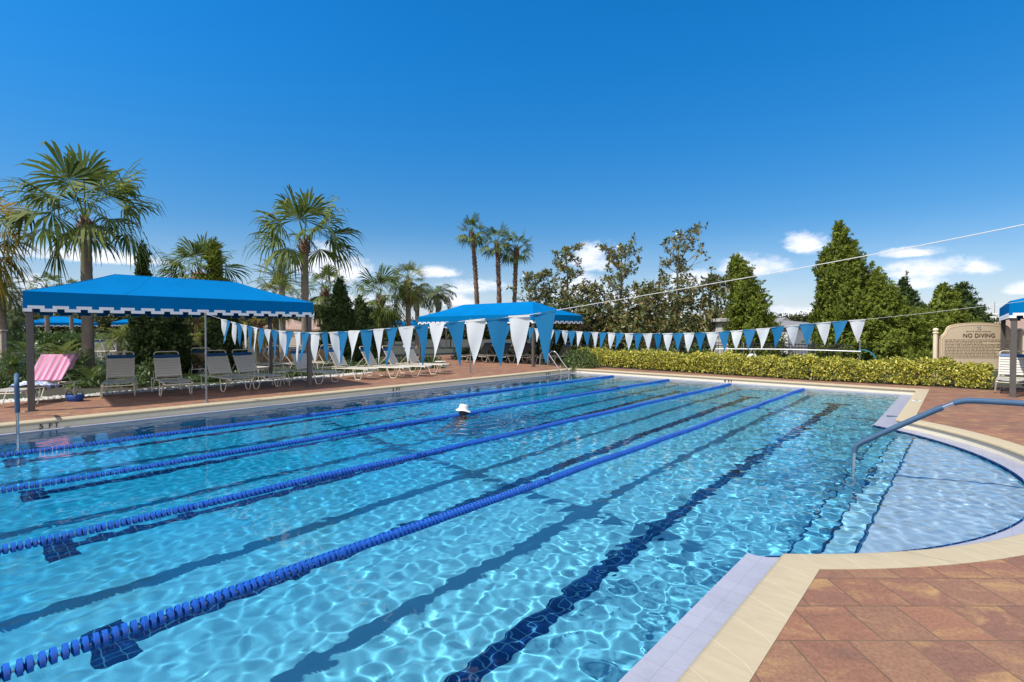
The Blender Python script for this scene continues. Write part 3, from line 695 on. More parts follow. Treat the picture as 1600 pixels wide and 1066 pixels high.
    if posts:
        for (px, py) in ((X0 + 0.09, Y0_ + 0.09), (X1 - 0.09, Y0_ + 0.09), (X1 - 0.09, Y1_ - 0.09), (X0 + 0.09, Y1_ - 0.09)):
            pm = MB(); pm.bbox((px, py, (e - 0.02) / 2), (0.115, 0.115, e - 0.02), 0.008); pm.bbox((px, py, 0.006), (0.2, 0.2, 0.012), 0.003); pm.build('post', POST, root)
    return root
near = canopy('long blue canopy on brown posts over the loungers nearest the left edge', -17.68, -14.15, 1.22, 7.30, 2.60, 3.20, 'Y', 1.65)
for ch in list(near.children) + [g for c in near.children for g in c.children]:      # its ends stand a little out of square
    for v in ch.data.vertices: v.co.y -= (v.co.x - 1.765) * 0.10
canopy('blue canopy at the far end of the pool behind the steel ladder', -22.7, -14.5, 17.75, 21.6, 2.52, 3.20, 'X', 1.6)
canopy('blue canopy cut off by the right edge beside the rules sign', 0.70, 4.4, 17.58, 23.4, 2.52, 3.15, 'Y', 1.6)
def far_canopy(label, px, D, wd, dp, ze=2.62, zr=3.3):
    p = gp(px, D); return canopy(label, p.x - wd / 2, p.x + wd / 2, p.y - dp / 2, p.y + dp / 2, ze, zr, 'X', dp * 0.42, pitch=0.5)
cf = far_canopy('distant bright blue canopy seen under the near canopy, behind the palm trunk', 94, 56, 6.0, 6.0, 2.55, 3.25); cf.rotation_euler.z = YAW + 0.75
cf = far_canopy('distant blue canopy half hidden behind the dark conifer', 214, 58, 4.0, 4.0, 2.6, 3.25); cf.rotation_euler.z = YAW + 0.5
cf = far_canopy('small distant blue canopy between the palm trunk and the arborvitae', 604, 56, 3.8, 3.8, 2.55, 3.2); cf.rotation_euler.z = YAW - 0.25
cf = far_canopy('distant blue canopy peeking past the left end of the far canopy', 668, 47, 4.0, 3.4, 2.35, 2.9); cf.rotation_euler.z = YAW

# ------------------------------------------------------------------ loungers
def lounger(label, group, loc, rz, strap, top, back_deg=62, sling=False):
    root = empty('lounger', loc, rz); tag(root, label, 'lounger', group)
    hw = 0.30; zs = 0.36; xf, xp = 0.98, -0.26; bl = 0.79; ba = math.radians(back_deg); ca, sa = math.cos(ba), math.sin(ba)
    r = 0.0135
    def loop(pts, rad=0.06):                               # rounded corners on a poly line
        out = [Vector(pts[0])]
        for i in range(1, len(pts) - 1):
            p0, p, p1 = Vector(pts[i - 1]), Vector(pts[i]), Vector(pts[i + 1]); a = (p0 - p).normalized(); b = (p1 - p).normalized()
            for k in range(5):
                u = k / 4; out.append((p + a * rad * (1 - u) ** 2 + b * rad * u ** 2))
        return out + [Vector(pts[-1])]
    m = MB(); m.tube(loop([(xp - 0.72, -hw, zs), (xf, -hw, zs), (xf + 0.03, -hw, zs - 0.05), (xf + 0.03, hw, zs - 0.05), (xf, hw, zs), (xp - 0.72, hw, zs)]), r, 8)
    m.tube([(xp - 0.70, -hw, zs), (xp - 0.70, hw, zs)], r, 8); m.tube([(xp, -hw, zs), (xp, hw, zs)], r * 0.8, 8)
    m.build('seat_frame', FRAME, root, smooth=True)
    m = MB(); bp = lambda s, y: (xp - s * ca, y, zs + 0.02 + s * sa)
    m.tube(loop([bp(0, -hw + 0.02), bp(bl, -hw + 0.02), bp(bl, hw - 0.02), bp(0, hw - 0.02)], 0.09), r, 8)
    bo = m.build('back_frame', FRAME, root, smooth=True)
    for s in (-1, 1): m = MB(); m.tube([bp(0.38, s * (hw - 0.03)), (xp - 0.55, s * (hw - 0.03), zs)], r * 0.75, 6); m.build('back_prop', FRAME, bo, smooth=True)
    m = MB(); n = 18; x = xp + 0.05
    while x < xf - 0.02:
        sag = -0.012; wd = 0.060 if not sling else 0.0755
        m.add([(x, -hw, zs + 0.017), (x + wd, -hw, zs + 0.017), (x + wd, -hw * 0.5, zs + 0.004 + sag), (x, -hw * 0.5, zs + 0.004 + sag), (x + wd, hw * 0.5, zs + 0.004 + sag), (x, hw * 0.5, zs + 0.004 + sag), (x + wd, hw, zs + 0.017), (x, hw, zs + 0.017),
               (x, -hw - 0.016, zs - 0.004), (x + wd, -hw - 0.016, zs - 0.004), (x, hw + 0.016, zs - 0.004), (x + wd, hw + 0.016, zs - 0.004)],
              [(0, 1, 2, 3), (3, 2, 4, 5), (5, 4, 6, 7), (8, 9, 1, 0), (7, 6, 11, 10)]); x += 0.078
    m.build('seat_straps', strap, root)
    m = MB(); t_ = MB(); s = 0.06; hb = hw - 0.02
    while s < bl - 0.10:
        wd = 0.060 if not sling else 0.074; big = s > bl - 0.20
        tgt = t_ if big else m
        if big: wd = 0.085
        for f_ in (0.016,):
            P = [bp(s, -hb), bp(s + wd, -hb), bp(s + wd, hb), bp(s, hb)]; nx, nz = sa, ca
            tgt.add([(p[0] + nx * f_, p[1] + (0.015 if p[1] > 0 else -0.015), p[2] + nz * f_) for p in P] + [(p[0] - nx * f_, p[1] + (0.015 if p[1] > 0 else -0.015), p[2] - nz * f_) for p in P],
                    [(0, 1, 2, 3), (7, 6, 5, 4), (0, 4, 5, 1), (3, 2, 6, 7)])
        s += wd + (0.018 if not sling else 0.003)
        if big: break
    m.build('back_straps', strap, root)
    if len(t_.v): t_.build('head_strap', top, root)
    for xa in (xf - 0.10, xp - 0.12):
        for s in (-1, 1):
            y = s * (hw + 0.004); L = MB()
            L.tube(loop([(xa, y, zs - 0.01), (xa - 0.13, y + s * 0.025, 0.02), (xa - 0.33, y + s * 0.025, 0.02), (xa - 0.46, y, zs - 0.01)], 0.05), r, 8); L.build('leg', FRAME, root, smooth=True)
    return root
GL = 'loungers set along the left side of the pool'
DG = math.radians
L0 = lounger('beige strap lounger under a pink striped towel, nearest the left edge', GL, at(58, 628, 0.17), DG(-36), STRAP, BSTRAP, 47)
L1 = lounger('beige strap lounger facing the pool, first right of the blue bag', GL, gp(186, 13.15, 0.17), DG(-14), STRAP, BSTRAP, 60)
def lg(px, D, deg, lab, src=None, grp=GL):
    p = gp(px, D, 0.17); return copy_tree(src or L1, p, DG(deg), lab, grp)
lg(266, 13.4, -6, 'beige strap lounger in front of the dark broad conifer, facing the pool')
lg(351, 14.3, 3, 'beige strap lounger directly right of the grey pennant pole')
lg(396, 14.9, 9, 'beige strap lounger just left of the small side table under the canopy')
lg(486, 16.1, 16, 'beige strap lounger behind the right front post of the near canopy')
lg(544, 17.4, 20, 'beige strap lounger in front of the dark arborvitae, second past the canopy post')
lg(594, 17.9, 28, 'beige strap lounger with its long seat turned sideways, third past the canopy post')
lg(628, 18.5, 28, 'beige strap lounger overlapping its neighbour, fourth past the canopy post')
lg(659, 19.5, 22, 'beige strap lounger at the far end of the row, beside the dark side table')
GB = 'loungers turned away beyond the planting'
LT = lounger('backlit tan lounger seen from behind beyond the low shrubs, left of the pennant pole', GB, gp(308, 18.2, 0.13), DG(172), mk('backlit_tan_strap', (0.36, 0.25, 0.15), 0.6), BSTRAP, 60)  # same beige strap, its backlit tone painted in as tan
lg(405, 19.6, 205, 'backlit tan lounger seen from behind, above the side table', LT, GB); lg(441, 20.0, 196, 'backlit tan lounger seen from behind, left of the far canopy post', LT, GB); lg(497, 20.6, 185, 'backlit tan lounger seen from behind, right of the near canopy post', LT, GB)
GD = 'dark loungers under the far canopy'
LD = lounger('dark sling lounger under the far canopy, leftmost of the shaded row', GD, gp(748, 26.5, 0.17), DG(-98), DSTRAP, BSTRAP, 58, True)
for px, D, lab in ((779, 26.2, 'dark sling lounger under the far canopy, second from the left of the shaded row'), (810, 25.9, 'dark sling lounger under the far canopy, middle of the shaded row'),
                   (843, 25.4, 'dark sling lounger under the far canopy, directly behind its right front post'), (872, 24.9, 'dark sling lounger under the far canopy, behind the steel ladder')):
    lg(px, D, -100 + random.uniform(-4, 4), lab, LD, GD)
p = at(1592, 612, 0.17); o = lg(0, 1, -93, 'white strap lounger at the right edge behind the canopy post', None, 'loungers round the right canopy'); o.location = (0.86, 19.15, 0.17)
for i, (px, D, a) in enumerate(((158, 31, 20), (176, 31.5, 30), (193, 32, 25), (214, 33, 35))):
    lg(px, D, a, ['pale lounger by the distant pool, nearest the big palm trunk', 'pale lounger by the distant pool, second right of the palm trunk', 'pale lounger by the distant pool, third right of the palm trunk', 'pale lounger by the distant pool, beside the dark conifer'][i], None, 'pale loungers by the distant pool')

def side_table(label, loc, mat, r=0.23, h=0.42):
    root = empty('side_table', loc); tag(root, label, 'side table', 'small tables between the loungers')
    m = MB(); m.lathe([(0.001, h), (r - 0.01, h), (r, h - 0.008), (r, h - 0.022), (r - 0.02, h - 0.03), (0.001, h - 0.03)], 24); m.build('table_top', mat, root, smooth=True)
    for k in range(4):
        a = PI / 4 + k * PI / 2; c_, s_ = math.cos(a), math.sin(a); m = MB()
        m.tube([(c_ * r * 0.6, s_ * r * 0.6, h - 0.03), (c_ * r * 0.92, s_ * r * 0.92, h - 0.08), (c_ * r * 1.1, s_ * r * 1.1, 0.0)], 0.011, 7); m.build('leg', FRAME, root, smooth=True)
    return root
side_table('small white side table between loungers under the near canopy', gp(438, 15.3, 0.17), FRAME)
side_table('small dark legged side table past the last beige lounger', gp(688, 20.2, 0.17), FRAME)
side_table('small side table behind the third lounger from the canopy post', gp(408, 17.2, 0.17), FRAME)

# towels and bag on the first lounger
MT, tt, tb = new_mat('pink_striped_terry')
tco = tt.n('TexCoord').outputs['Object']; sxx = tt.n('SeparateXYZ'); tt.l(tco, sxx.inputs[0])
stv = tt.math('FRACT', tt.math('MULTIPLY', sxx.outputs[1], 8.0)); tn = tt.noise(tco, 140, 2)
pk = tt.ramp(stv, [(0.0, (0.48, 0.13, 0.26)), (0.33, (0.48, 0.13, 0.26)), (0.38, (0.60, 0.36, 0.48)), (0.72, (0.58, 0.34, 0.46)), (0.78, (0.45, 0.10, 0.24)), (0.95, (0.50, 0.11, 0.26))])
tt.l(tt.mix(tt.math('MULTIPLY', tn, 0.25), pk, (0.75, 0.6, 0.66)), tb.inputs['Base Color']); tb.inputs['Roughness'].default_value = 0.95
def cloth(name, label, cat, M4, fn, nu, nv, mat, th=0.008):
    V = [fn(i / nu, j / nv) for j in range(nv + 1) for i in range(nu + 1)]; F = [(j * (nu + 1) + i, j * (nu + 1) + i + 1, (j + 1) * (nu + 1) + i + 1, (j + 1) * (nu + 1) + i) for j in range(nv) for i in range(nu)]
    mb = MB(); mb.add(V, F); o = mb.build(name, mat, None, smooth=True, angle=80); md = o.modifiers.new('thickness', 'SOLIDIFY'); md.thickness = th; md.offset = 1
    o.matrix_world = M4; tag(o, label, cat); return o
ba = DG(47); MW = Matrix.Translation(L0.location) @ Matrix.Rotation(L0.rotation_euler.z, 4, 'Z')
def pink(u, v):
    y = (u - 0.5) * 0.70; L = 1.25 * v; fold = 0.016 * math.sin(u * 34 + v * 2) + 0.012 * math.sin(u * 15 + 3 * v)
    if L < 0.80: s = 0.06 + L; o = 0.046 + fold * 0.8; return (-0.26 - s * math.cos(ba) + math.sin(ba) * o, y * (1 + 0.03 * v), 0.38 + s * math.sin(ba) + math.cos(ba) * o)
    a = min(1.0, (L - 0.80) / 0.07) * PI; s = 0.86 - max(0, L - 0.87); o = 0.046 * math.cos(a) + (fold if a >= PI else 0)
    return (-0.26 - (s + 0.03 * math.sin(a)) * math.cos(ba) + math.sin(ba) * o, y, 0.38 + (s + 0.03 * math.sin(a)) * math.sin(ba) + math.cos(ba) * o)
cloth('towel', 'pink and white striped towel draped over the lounger back', 'towel', MW, pink, 44, 40, MT)
M2, t2, b2 = new_mat('blue_white_terry'); tco = t2.n('TexCoord').outputs['Object']; wv = t2.noise(tco, 7, 3, 0.5, 1.5)
t2.l(t2.ramp(wv, [(0.0, (0.62, 0.66, 0.78)), (0.48, (0.68, 0.70, 0.80)), (0.52, (0.10, 0.16, 0.36)), (0.58, (0.12, 0.18, 0.40)), (0.62, (0.55, 0.62, 0.76))]), b2.inputs['Base Color']); b2.inputs['Roughness'].default_value = 0.95
rt = random.Random(4); bumps = [(rt.random(), rt.random(), rt.uniform(0.08, 0.2), rt.uniform(0.02, 0.07)) for _ in range(16)]
def crump(u, v):
    h = sum(a * math.exp(-((u - bx) ** 2 + (v - by) ** 2) / (r * r)) for bx, by, r, a in bumps)
    x = -0.20 + u * 0.5 + 0.03 * math.sin(v * 9); y = -0.40 + v * 0.74 + 0.03 * math.sin(u * 11)
    over = max(0, abs(y) - 0.31); return (x, max(-0.33, min(0.33, y)), 0.385 + h * 0.8 - over * 1.6)
cloth('towel', 'crumpled white and navy towel lying on the lounger seat', 'towel', MW, crump, 30, 30, M2)
BAGM = mk('blue_bag_cloth', (0.012, 0.06, 0.26), 0.7, var=0.15)
p = at(117, 627, 0.17); root = empty('tote_bag', p, 0.5); root.scale = (1, 1, 0.72); tag(root, 'blue tote bag standing on the bricks beside the towelled lounger', 'bag')
m = MB(); n = 18; rings = [(0.0, 0.15, 0.085), (0.02, 0.17, 0.10), (0.12, 0.19, 0.11), (0.22, 0.21, 0.12), (0.225, 0.20, 0.11), (0.10, 0.17, 0.09)]
vs = [(a * math.copysign(abs(math.cos(t_)) ** 0.6, math.cos(t_)), b * math.copysign(abs(math.sin(t_)) ** 0.6, math.sin(t_)) * (1 + 0.05 * math.sin(5 * t_)), z + 0.012 * math.sin(2 * t_ + 1) * (z > 0.15)) for z, a, b in rings for t_ in np.linspace(0, 2 * PI, n, endpoint=False)]
fs = [(r * n + k, r * n + (k + 1) % n, (r + 1) * n + (k + 1) % n, (r + 1) * n + k) for r in range(len(rings) - 1) for k in range(n)] + [tuple(range(n))]
m.add(vs, fs); m.build('bag_body', BAGM, root, smooth=True, angle=70)
for s in (-1, 1):
    m = MB(); m.tube([(-0.09, s * 0.11, 0.2), (-0.08, s * 0.12, 0.30), (0.0, s * 0.13, 0.34 - 0.02 * s), (0.08, s * 0.12, 0.29), (0.09, s * 0.11, 0.2)], 0.011, 6); m.build('handle', BLACKM, root, smooth=True)
m = MB(); m.add([(0.02 + 0.12 * math.cos(a) * r, 0.0 + 0.07 * math.sin(a) * r, 0.19 + 0.06 * (1 - r)) for r in (1, 0.5, 0.05) for a in np.linspace(0, 2 * PI, 12, endpoint=False)], [(q * 12 + k, q * 12 + (k + 1) % 12, q * 12 + 12 + (k + 1) % 12, q * 12 + 12 + k) for q in range(2) for k in range(12)]); m.build('contents', BLACKM, root, smooth=True)

# ------------------------------------------------------------------ rails and ladder
FOAM, tf, bf = new_mat('blue_foam_sleeve')
tco = tf.n('NewGeometry').outputs['Position']; sp = tf.n('SeparateXYZ'); tf.l(tco, sp.inputs[0])
wv = tf.math('SINE', tf.math('MULTIPLY', tf.math('ADD', sp.outputs[0], tf.math('MULTIPLY', sp.outputs[2], 0.8)), 420.0)); nn = tf.noise(tco, 8, 4)
tf.l(tf.mix(nn, (0.026, 0.070, 0.14), (0.050, 0.115, 0.20)), bf.inputs['Base Color']); bf.inputs['Roughness'].default_value = 0.6
bp_ = tf.n('Bump'); bp_.inputs['Strength'].default_value = 0.4; bp_.inputs['Distance'].default_value = 0.003; tf.l(wv, bp_.inputs['Height']); tf.l(bp_.outputs[0], bf.inputs['Normal'])
def smooth_path(pts, n=8):
    P = [Vector(p) for p in pts]; out = []
    for i in range(len(P) - 1):
        p0, p1, p2, p3 = P[max(i - 1, 0)], P[i], P[i + 1], P[min(i + 2, len(P) - 1)]
        for k in range(n):
            u = k / n; out.append(0.5 * ((2 * p1) + (p2 - p0) * u + (2 * p0 - 5 * p1 + 4 * p2 - p3) * u * u + (3 * p1 - p0 - 3 * p2 + p3) * u ** 3))
    return out + [P[-1]]
yr = 7.82
root = empty('step_handrail', (-1.1, yr, 0)); tag(root, 'long handrail in blue foam reaching over the alcove steps', 'handrail')
path = smooth_path([(0, 0, -0.62), (0.0, 0, 0.0), (0.012, 0, 0.28), (0.06, 0, 0.375), (0.20, 0, 0.475), (0.55, 0, 0.715), (0.90, 0, 0.945), (1.02, 0, 1.003), (1.16, 0, 1.025), (1.6, 0, 1.03), (2.45, 0, 1.02), (2.58, 0, 0.98), (2.62, 0, 0.85), (2.62, 0, 0.17)])
m = MB(); m.tube(path, 0.021, 12); m.build('steel_tube', STEEL, root, smooth=True)
def seg(pth, cond): return [p for p in pth if cond(p)]
m = MB(); m.tube(seg(path, lambda p: p.z > 0.24 and p.x < 0.885), 0.033, 14); m.build('foam_sleeve', FOAM, root, smooth=True)
m = MB(); m.tube(seg(path, lambda p: p.x > 0.955 and p.z > 0.8), 0.033, 14); m.build('foam_sleeve', FOAM, root, smooth=True)
m = MB(); m.lathe([(0.022, 0.004), (0.06, 0.004), (0.062, 0.012), (0.03, 0.03), (0.022, 0.03)], 16, c=(2.62, 0, 0.17)); m.build('deck_flange', STEEL, root, smooth=True)
yl = 0.905
root = empty('entry_handrail', (-11.6, yl, 0), -math.atan2(0.905, 11.6)); tag(root, 'upright grab rail in blue foam standing in the water at left', 'handrail')
path = smooth_path([(0, 0, -0.7), (0, 0, 0.3), (0, 0, 0.82), (-0.02, 0, 0.96), (-0.12, 0, 1.03), (-0.3, 0, 1.03), (-1.3, 0, 1.0), (-1.75, 0, 0.98), (-1.85, 0, 0.9), (-1.87, 0, 0.7), (-1.87, 0, 0.17)])
m = MB(); m.tube(path, 0.021, 12); m.build('steel_tube', STEEL, root, smooth=True)
m = MB(); m.tube(seg(path, lambda p: p.z > 0.42 and p.x > -1.80), 0.034, 14); m.build('foam_sleeve', FOAM, root, smooth=True)
root = empty('pool_ladder', (-12.4, 16.9, 0)); tag(root, 'steel pool ladder with two arched rails at the far left corner', 'ladder')
for dy in (-0.27, 0.27):
    path = smooth_path([(-0.85, dy, 0.17), (-0.85, dy, 0.60), (-0.80, dy, 0.80), (-0.62, dy, 0.92), (-0.42, dy, 0.86), (-0.10, dy, 0.50), (0.16, dy, 0.22), (0.22, dy, 0.10), (0.22, dy, -1.0)])
    m = MB(); m.tube(path, 0.024, 10); m.build('rail', STEEL, root, smooth=True)
for z in (-0.2, -0.5, -0.8):
    m = MB(); m.bbox((0.22, 0, z), (0.09, 0.52, 0.03), 0.008); m.build('tread', WHITE, root)

# ------------------------------------------------------------------ swimmer
SKIN = mk('skin', (0.46, 0.24, 0.16), 0.5, var=0.08); HAIR = mk('dark_hair', (0.02, 0.016, 0.013), 0.6); SWIM = mk('dark_swimwear', (0.02, 0.022, 0.03), 0.7); HATM = mk('white_hat_cloth', (0.72, 0.70, 0.69), 0.9, var=0.06)
sp_ = at(722, 650, 0.0); root = empty('person', (sp_.x, sp_.y, -0.115), DG(118)); root.scale = (0.93, 0.93, 0.93); tag(root, 'person swimming in a white brimmed sun hat, shoulders just above the water', 'person')
bm = bmesh.new(); vl = bm.verts.layers.skin.verify()
def sk(p, r): v = bm.verts.new(p); v[vl].radius = (r[0], r[1]) if hasattr(r, '__len__') else (r, r); return v
def chain(a, pts):
    for p, r in pts: b = sk(p, r); bm.edges.new((a, b)); a = b
    return a
# local +x is the way the swimmer moves; y is left
pel = sk((-0.42, 0, -0.46), (0.15, 0.11)); pel[vl].use_root = True
ch = chain(pel, [((-0.28, 0, -0.34), (0.13, 0.10)), ((-0.12, 0, -0.18), (0.16, 0.11)), ((0.0, 0, -0.05), (0.15, 0.09))])
nk = chain(ch, [((0.045, 0, 0.05), 0.058), ((0.065, 0, 0.115), 0.062), ((0.085, 0, 0.185), (0.082, 0.092)), ((0.09, 0, 0.255), (0.070, 0.082)), ((0.09, 0, 0.30), (0.045, 0.052))])
for s in (-1, 1):
    chain(ch, [((-0.01, s * 0.17, -0.015), 0.066), ((0.14, s * 0.26, -0.16), 0.050), ((0.36, s * 0.24, -0.16), 0.038), ((0.47, s * 0.22, -0.15), 0.028), ((0.53, s * 0.22, -0.15), (0.036, 0.016))])
    chain(pel, [((-0.50, s * 0.10, -0.55), 0.085), ((-0.86, s * 0.16, -0.62), 0.062), ((-1.22, s * 0.13, -0.60), 0.042), ((-1.34, s * 0.13, -0.64), 0.03)])
me = bpy.data.meshes.new('body'); bm.to_mesh(me); bm.free(); tmp = bpy.data.objects.new('body_tmp', me); COL.objects.link(tmp)
tmp.modifiers.new('skin', 'SKIN'); tmp.modifiers.new('sub', 'SUBSURF').levels = 2
bpy.context.view_layer.update(); dg = bpy.context.evaluated_depsgraph_get(); bme = bpy.data.meshes.new_from_object(tmp.evaluated_get(dg)); bpy.data.objects.remove(tmp)
bme.materials.clear(); bme.materials.append(SKIN); bme.shade_smooth(); bme.name = 'body'; link('body', bme, root)
m = MB()
for s in (-1, 1):
    for k in range(5):
        y = s * 0.22 + (k - 2) * 0.017; L = (0.058, 0.072, 0.08, 0.074, 0.055)[k] if k < 4 else 0.05
        m.tube([(0.545, y, -0.15), (0.565 + L * 0.5, y, -0.152), (0.565 + L, y * 1.02, -0.16)], [0.009, 0.0085, 0.006], 6)
m.build('fingers', SKIN, root, smooth=True)
m = MB(); m.lathe([(0.001, 0.07), (0.05, 0.062), (0.09, 0.03), (0.103, -0.02), (0.104, -0.07), (0.095, -0.10)], 18); 
for k, v in enumerate(m.v): m.v[k] = (v[0] * 1.0 + 0.072 - max(0, -v[2]) * 0.12, v[1] * 0.88, v[2] + 0.235)
m.v = [(min(v[0], 0.135) if v[2] < 0.24 else v[0], v[1], v[2]) for v in m.v]; m.build('hair', HAIR, root, smooth=True)
m = MB(); m.lathe([(0.001, 0.115), (0.07, 0.112), (0.092, 0.098), (0.102, 0.06), (0.112, 0.0), (0.135, -0.012), (0.172, -0.042), (0.176, -0.044), (0.172, -0.048), (0.134, -0.020), (0.108, -0.008)], 26)
Rm = Matrix.Rotation(0.20, 3, 'Y') @ Matrix.Rotation(0.10, 3, 'X')
m.v = [tuple(Rm @ Vector((v[0] * 1.06, v[1] * (1 + 0.03 * math.sin(3 * math.atan2(v[1], v[0]))), v[2] + 0.008 * math.sin(4 * math.atan2(v[1], v[0])) * (v[2] < 0))) + Vector((0.085, 0, 0.262))) for v in m.v]
m.build('sun_hat', HATM, root, smooth=True, angle=60)
m = MB()
for (x, y, z, r) in ((0.178, 0.033, 0.205, 0.013), (0.178, -0.033, 0.205, 0.013)): m.lathe([(0.001, -r), (r * 0.7, -r * 0.7), (r, 0), (r * 0.7, r * 0.7), (0.001, r)], 8, c=(x - 0.006, y, z))
m.build('eyes', HAIR, root, smooth=True)
m = MB(); m.lathe([(0.001, 0.03), (0.008, 0.02), (0.014, -0.012), (0.010, -0.022), (0.001, -0.024)], 8, c=(0.18, 0, 0.185)); m.box((0.17, 0, 0.135), (0.012, 0.045, 0.010)); m.build('nose_and_mouth', SKIN, root, smooth=True)
m = MB()
for s in (-1, 1): m.tube(smooth_path([(-0.12, s * 0.09, -0.07), (-0.05, s * 0.10, 0.035), (0.04, s * 0.095, 0.035), (0.10, s * 0.08, -0.06)], 4), 0.018, 6)
m.build('swimsuit_strap', SWIM, root, smooth=True)
# ------------------------------------------------------------------ vegetation
UPV = np.array([0, 0, 1.0])
def nrm(a): return a / np.maximum(np.linalg.norm(a, axis=-1, keepdims=True), 1e-9)
def kites(P, D, S, L, Wd, fold=0.0):
    """leaf-shaped quads: base P, direction D, side S"""
    L = np.asarray(L).reshape(-1, 1); Wd = np.asarray(Wd).reshape(-1, 1); N = nrm(np.cross(S, D))
    a = P; b = P + D * L * 0.5 - S * Wd * 0.5 + N * fold * L; c = P + D * L; d = P + D * L * 0.5 + S * Wd * 0.5 + N * fold * L
    V = np.stack([a, b, c, d], 1).reshape(-1, 3); n = len(P); Q = np.arange(4 * n).reshape(n, 4); return V, Q
def facing(N, rng, jit=0.35):
    N = nrm(N + rng.normal(size=N.shape) * jit); D = nrm(UPV[None] - N * N[:, 2:3] + rng.normal(size=N.shape) * 0.6); D = nrm(D - N * (D * N).sum(1, keepdims=True)); return D, nrm(np.cross(D, N))
def side_of(D, rng):
    S = nrm(np.cross(D, rng.normal(size=D.shape))); return S
def veg(name, label, cat, loc, group=None): r = empty(name, loc); return tag(r, label, cat, group)

def fan_leaves(rng, n, R, petl, blade, spread=(-0.9, 1.35), nl=26, droop=0.45, wind=None, fold=-0.42, hang=0, hang_az=0.0):
    V = []; Q = []
    gold = 2.39996
    for i in range(n):
        u = (i + 0.5) / n; az = i * gold + rng.uniform(-.3, .3); el = spread[1] + (spread[0] - spread[1]) * u ** 0.85 + rng.uniform(-.12, .12)
        d = np.array([math.cos(az) * math.cos(el), math.sin(az) * math.cos(el), math.sin(el)])
        if wind is not None: d = d + wind * 0.4; d /= np.linalg.norm(d)
        pl = petl * rng.uniform(0.8, 1.15) * (1.05 - 0.1 * u); bl = blade * rng.uniform(0.85, 1.1)
        s = np.cross(d, UPV); s /= max(np.linalg.norm(s), 1e-6)
        nn = np.cross(s, d)
        p0 = d * 0.08 + UPV * (0.15 - 0.3 * u); p1 = p0 + d * pl * 0.55; p2 = p0 + d * pl + UPV * (-0.10 * pl)
        o = len(V)
        for p, w_ in ((p0, 0.03), (p1, 0.018), (p2, 0.012)): V += [p - s * w_, p + s * w_]
        Q += [(o, o + 1, o + 3, o + 2), (o + 2, o + 3, o + 5, o + 4)]
        dro = droop * (0.35 + 0.85 * u); d2 = d + UPV * (-0.05 - (0.12 + 0.3 * u) * max(0, math.cos(el))); d2 /= np.linalg.norm(d2); roll = rng.uniform(-.45, .45)
        s2 = np.cross(d2, UPV); s2 /= max(np.linalg.norm(s2), 1e-6); n2 = np.cross(s2, d2); s2, n2 = s2 * math.cos(roll) + n2 * math.sin(roll), n2 * math.cos(roll) - s2 * math.sin(roll)
        amax = 1.75; da = 2 * amax / nl
        for k in range(nl):
            a = -amax + (k + 0.5) * da + rng.uniform(-.02, .02); L = bl * (0.66 + 0.34 * math.cos(a * 0.8)) * rng.uniform(0.74, 1.15)
            dr = d2 * math.cos(a) + s2 * math.sin(a); sd = s2 * math.cos(a) - d2 * math.sin(a)
            dr = dr + n2 * (fold * abs(math.sin(a)) + 0.05); dr /= np.linalg.norm(dr)
            w1 = L * 0.56 * da * 0.47; plt = 0.022 * bl * (1 if k % 2 else -1)
            m_ = p2 + dr * L * 0.56 + n2 * plt; mid2 = p2 + dr * L * 0.78 + UPV * (-dro * L * 0.16); tip = p2 + dr * L * 0.92 + UPV * (-dro * L * rng.uniform(0.25, 0.75))
            o = len(V); V += [p2 + n2 * 0.002, m_ - sd * w1, m_ + sd * w1, mid2 - sd * w1 * 0.6, mid2 + sd * w1 * 0.6, tip - sd * 0.004, tip + sd * 0.004]
            Q += [(o, o + 1, o + 2, o + 2), (o + 1, o + 3, o + 4, o + 2), (o + 3, o + 5, o + 6, o + 4)]
    for i in range(hang):                       # a broken leaf hanging on its bent stalk
        az = hang_az + i * 2.1; h = np.array([math.cos(az), math.sin(az), 0]); pp = [h * 0.1, h * 0.55 + UPV * 0.12, h * 0.85 - UPV * 0.15, h * 1.0 - UPV * 0.75]; s = np.array([-h[1], h[0], 0]); o = len(V)
        for p in pp: V += [p - s * 0.012, p + s * 0.012]
        Q += [(o + 2 * k, o + 2 * k + 1, o + 2 * k + 3, o + 2 * k + 2) for k in range(3)]
        for k in range(16):
            a = (k - 7.5) / 7.5 * 0.42; dr = -UPV * math.cos(a) + s * math.sin(a) + h * rng.uniform(-.12, .12); L = blade * rng.uniform(0.75, 1.1); p = pp[3]; o = len(V); w_ = 0.03; V += [p, p + dr * L * 0.5 - s * w_, p + dr * L, p + dr * L * 0.5 + s * w_]; Q.append((o, o + 1, o + 2, o + 3))
    return np.array(V), Q
def to_mesh(name, V, Q, mat, parent):
    mb = MB(); mb.v = [tuple(v) for v in V]; mb.f = [tuple(dict.fromkeys(q)) for q in Q]; mb.m = [0] * len(mb.f)
    me = bpy.data.meshes.new(name); me.from_pydata(mb.v, [], mb.f); me.materials.append(mat); return link(name, me, parent)

